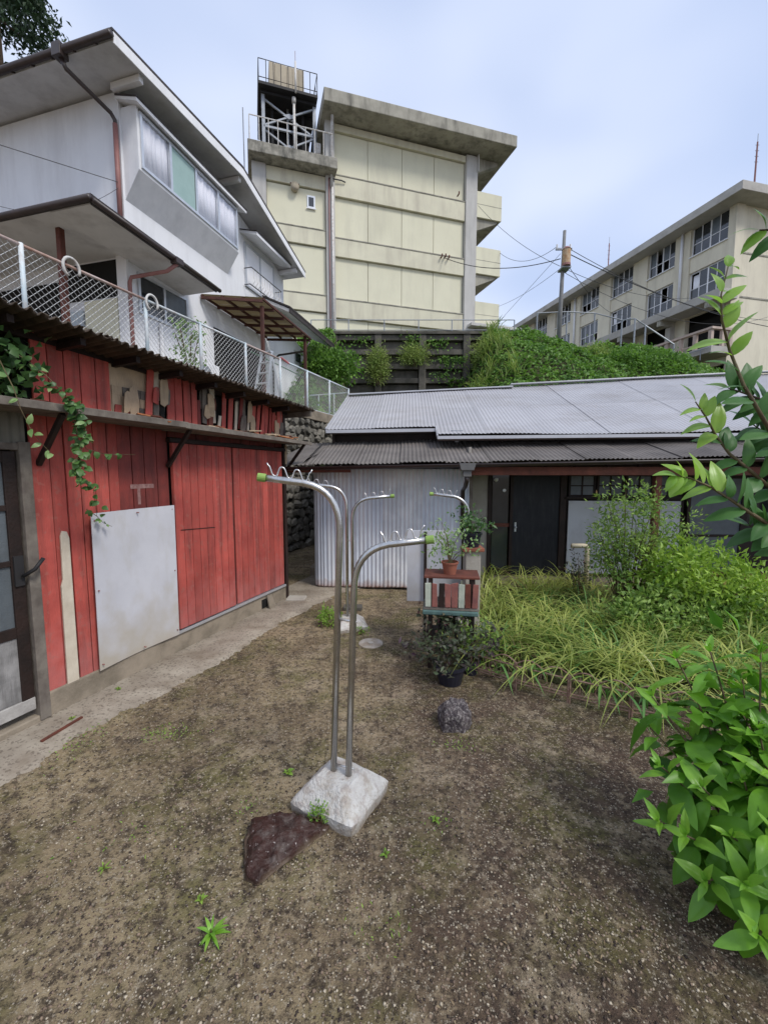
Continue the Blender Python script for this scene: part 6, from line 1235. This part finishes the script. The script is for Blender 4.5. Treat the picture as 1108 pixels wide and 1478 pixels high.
ws = thing('white_screen', 'pale whitish sheet standing upright behind the plant stand', 'screen', (.55, 4.42, 0), R(-4)); box('sheet', M['sheet'], ws, -.3, .28, 0, .012, .5, 1.28, bevel=.002); box('post', M['darkwood'], ws, -.12, -.09, -.03, -.001, 0, 1.27); box('post', M['darkwood'], ws, .2, .23, .013, .04, 0, 1.2)
# ------------------------------------------------------------------ weeds
def weed(x, y, s_, n, m, lab, narrow=True, seed=0):
    c = gz(x, y); random.seed(seed); T = thing('weed', lab, 'weed', (c.x, c.y, gh(c.x, c.y)))
    me = leafmesh('leaf', 1, .22 if narrow else .5, M[m], curve=.35, fold=.4, seed=seed, nrow=5)
    for k in range(n):
        a = k*2.4+random.random(); el = .25+.9*k/n; put_leaf(me, T, Vector((0, 0, .01+.03*s_*10*k/n*.3)), (math.cos(a), math.sin(a), el), (-math.cos(a)*.5, -math.sin(a)*.5, 1), s_*random.uniform(.7, 1.1))
    MB().tube([(0, 0, -.01), (0, 0, .03+.1*s_)], .003, 5).build('stem', M['twig'], T)
weed(305, 1352, .075, 16, 'hydnew', 'bright green spiky weed, largest one on the lower left soil', seed=1)
weed(290, 1303, .03, 7, 'weed', 'small yellow-green sprout just above the bright spiky weed', False, 2)
weed(151, 1258, .035, 8, 'weed', 'small green sprout alone on the left soil', True, 3)
weed(415, 1118, .045, 8, 'weed', 'little weed left of the nearest concrete foot', False, 4)
weed(556, 1236, .03, 6, 'weed', 'tiny sprout right below the nearest concrete foot', False, 5)
weed(628, 1187, .035, 7, 'weed', 'small weed between the nearest foot and the shrub', False, 6)
weed(718, 976, .09, 9, 'sedgedark', 'small pale weed in front of the wire edging, left end', True, 7)
weed(440, 1174, .035, 8, 'weed', 'sprout between the maroon rock and the concrete foot, left of the clump', False, 9)
weed(104, 1040, .04, 6, 'weed', 'small weed beside the wood strip near the glazed door', False, 10)
weed(172, 997, .035, 7, 'weed', 'small dark green weed at the path edge below the pale sheet', False, 11)
bush('weed_clump', 'soft green clump growing between the maroon rock and the concrete foot', 'weed', tuple(gz(462, 1187)), [(0, 0, .05, .06, .04, .05, 1)], 40, 12, M['weed'], (.02, .012), 6, M['twig'], 71, rad=.02)
bush('weed_clump', 'green clump left of the second laundry stand foot', 'weed', (-.66, 5.0, 0), [(0, 0, .1, .13, .1, .12, 1)], 50, 12, M['weed'], (.05, .015), 6, M['twig'], 72, rad=.04)
bush('weed_clump', 'small green clump in front of the second laundry stand foot', 'weed', (-.3, 4.72, 0), [(0, 0, .03, .14, .05, .05, 1)], 40, 10, M['weed'], (.03, .012), 6, M['twig'], 73, rad=.03)
np.random.seed(3); rs = np.random.RandomState(3); Pm = []
for x, y, sx, sy, k in ((240, 1060, .12, .05, 160), (120, 1070, .06, .12, 90), (660, 1080, .08, .05, 60), (640, 1195, .06, .05, 30), (560, 1345, .1, .05, 40), (180, 1215, .2, .1, 40), (360, 1168, .04, .04, 30), (975, 1180, .05, .03, 20)):
    c = gz(x, y)
    for i in range(k): X = c.x+rs.normal()*sx; Y = c.y+rs.normal()*sy; Pm.append((X, Y, gh(X, Y)+.012))
n = len(Pm); leafcloud('moss_and_sprouts', M['weed'], np.array(Pm), rnd_dirs(n, .8), rnd_dirs(n, .6), .011+.014*rs.rand(n), .006, kind='stuff')
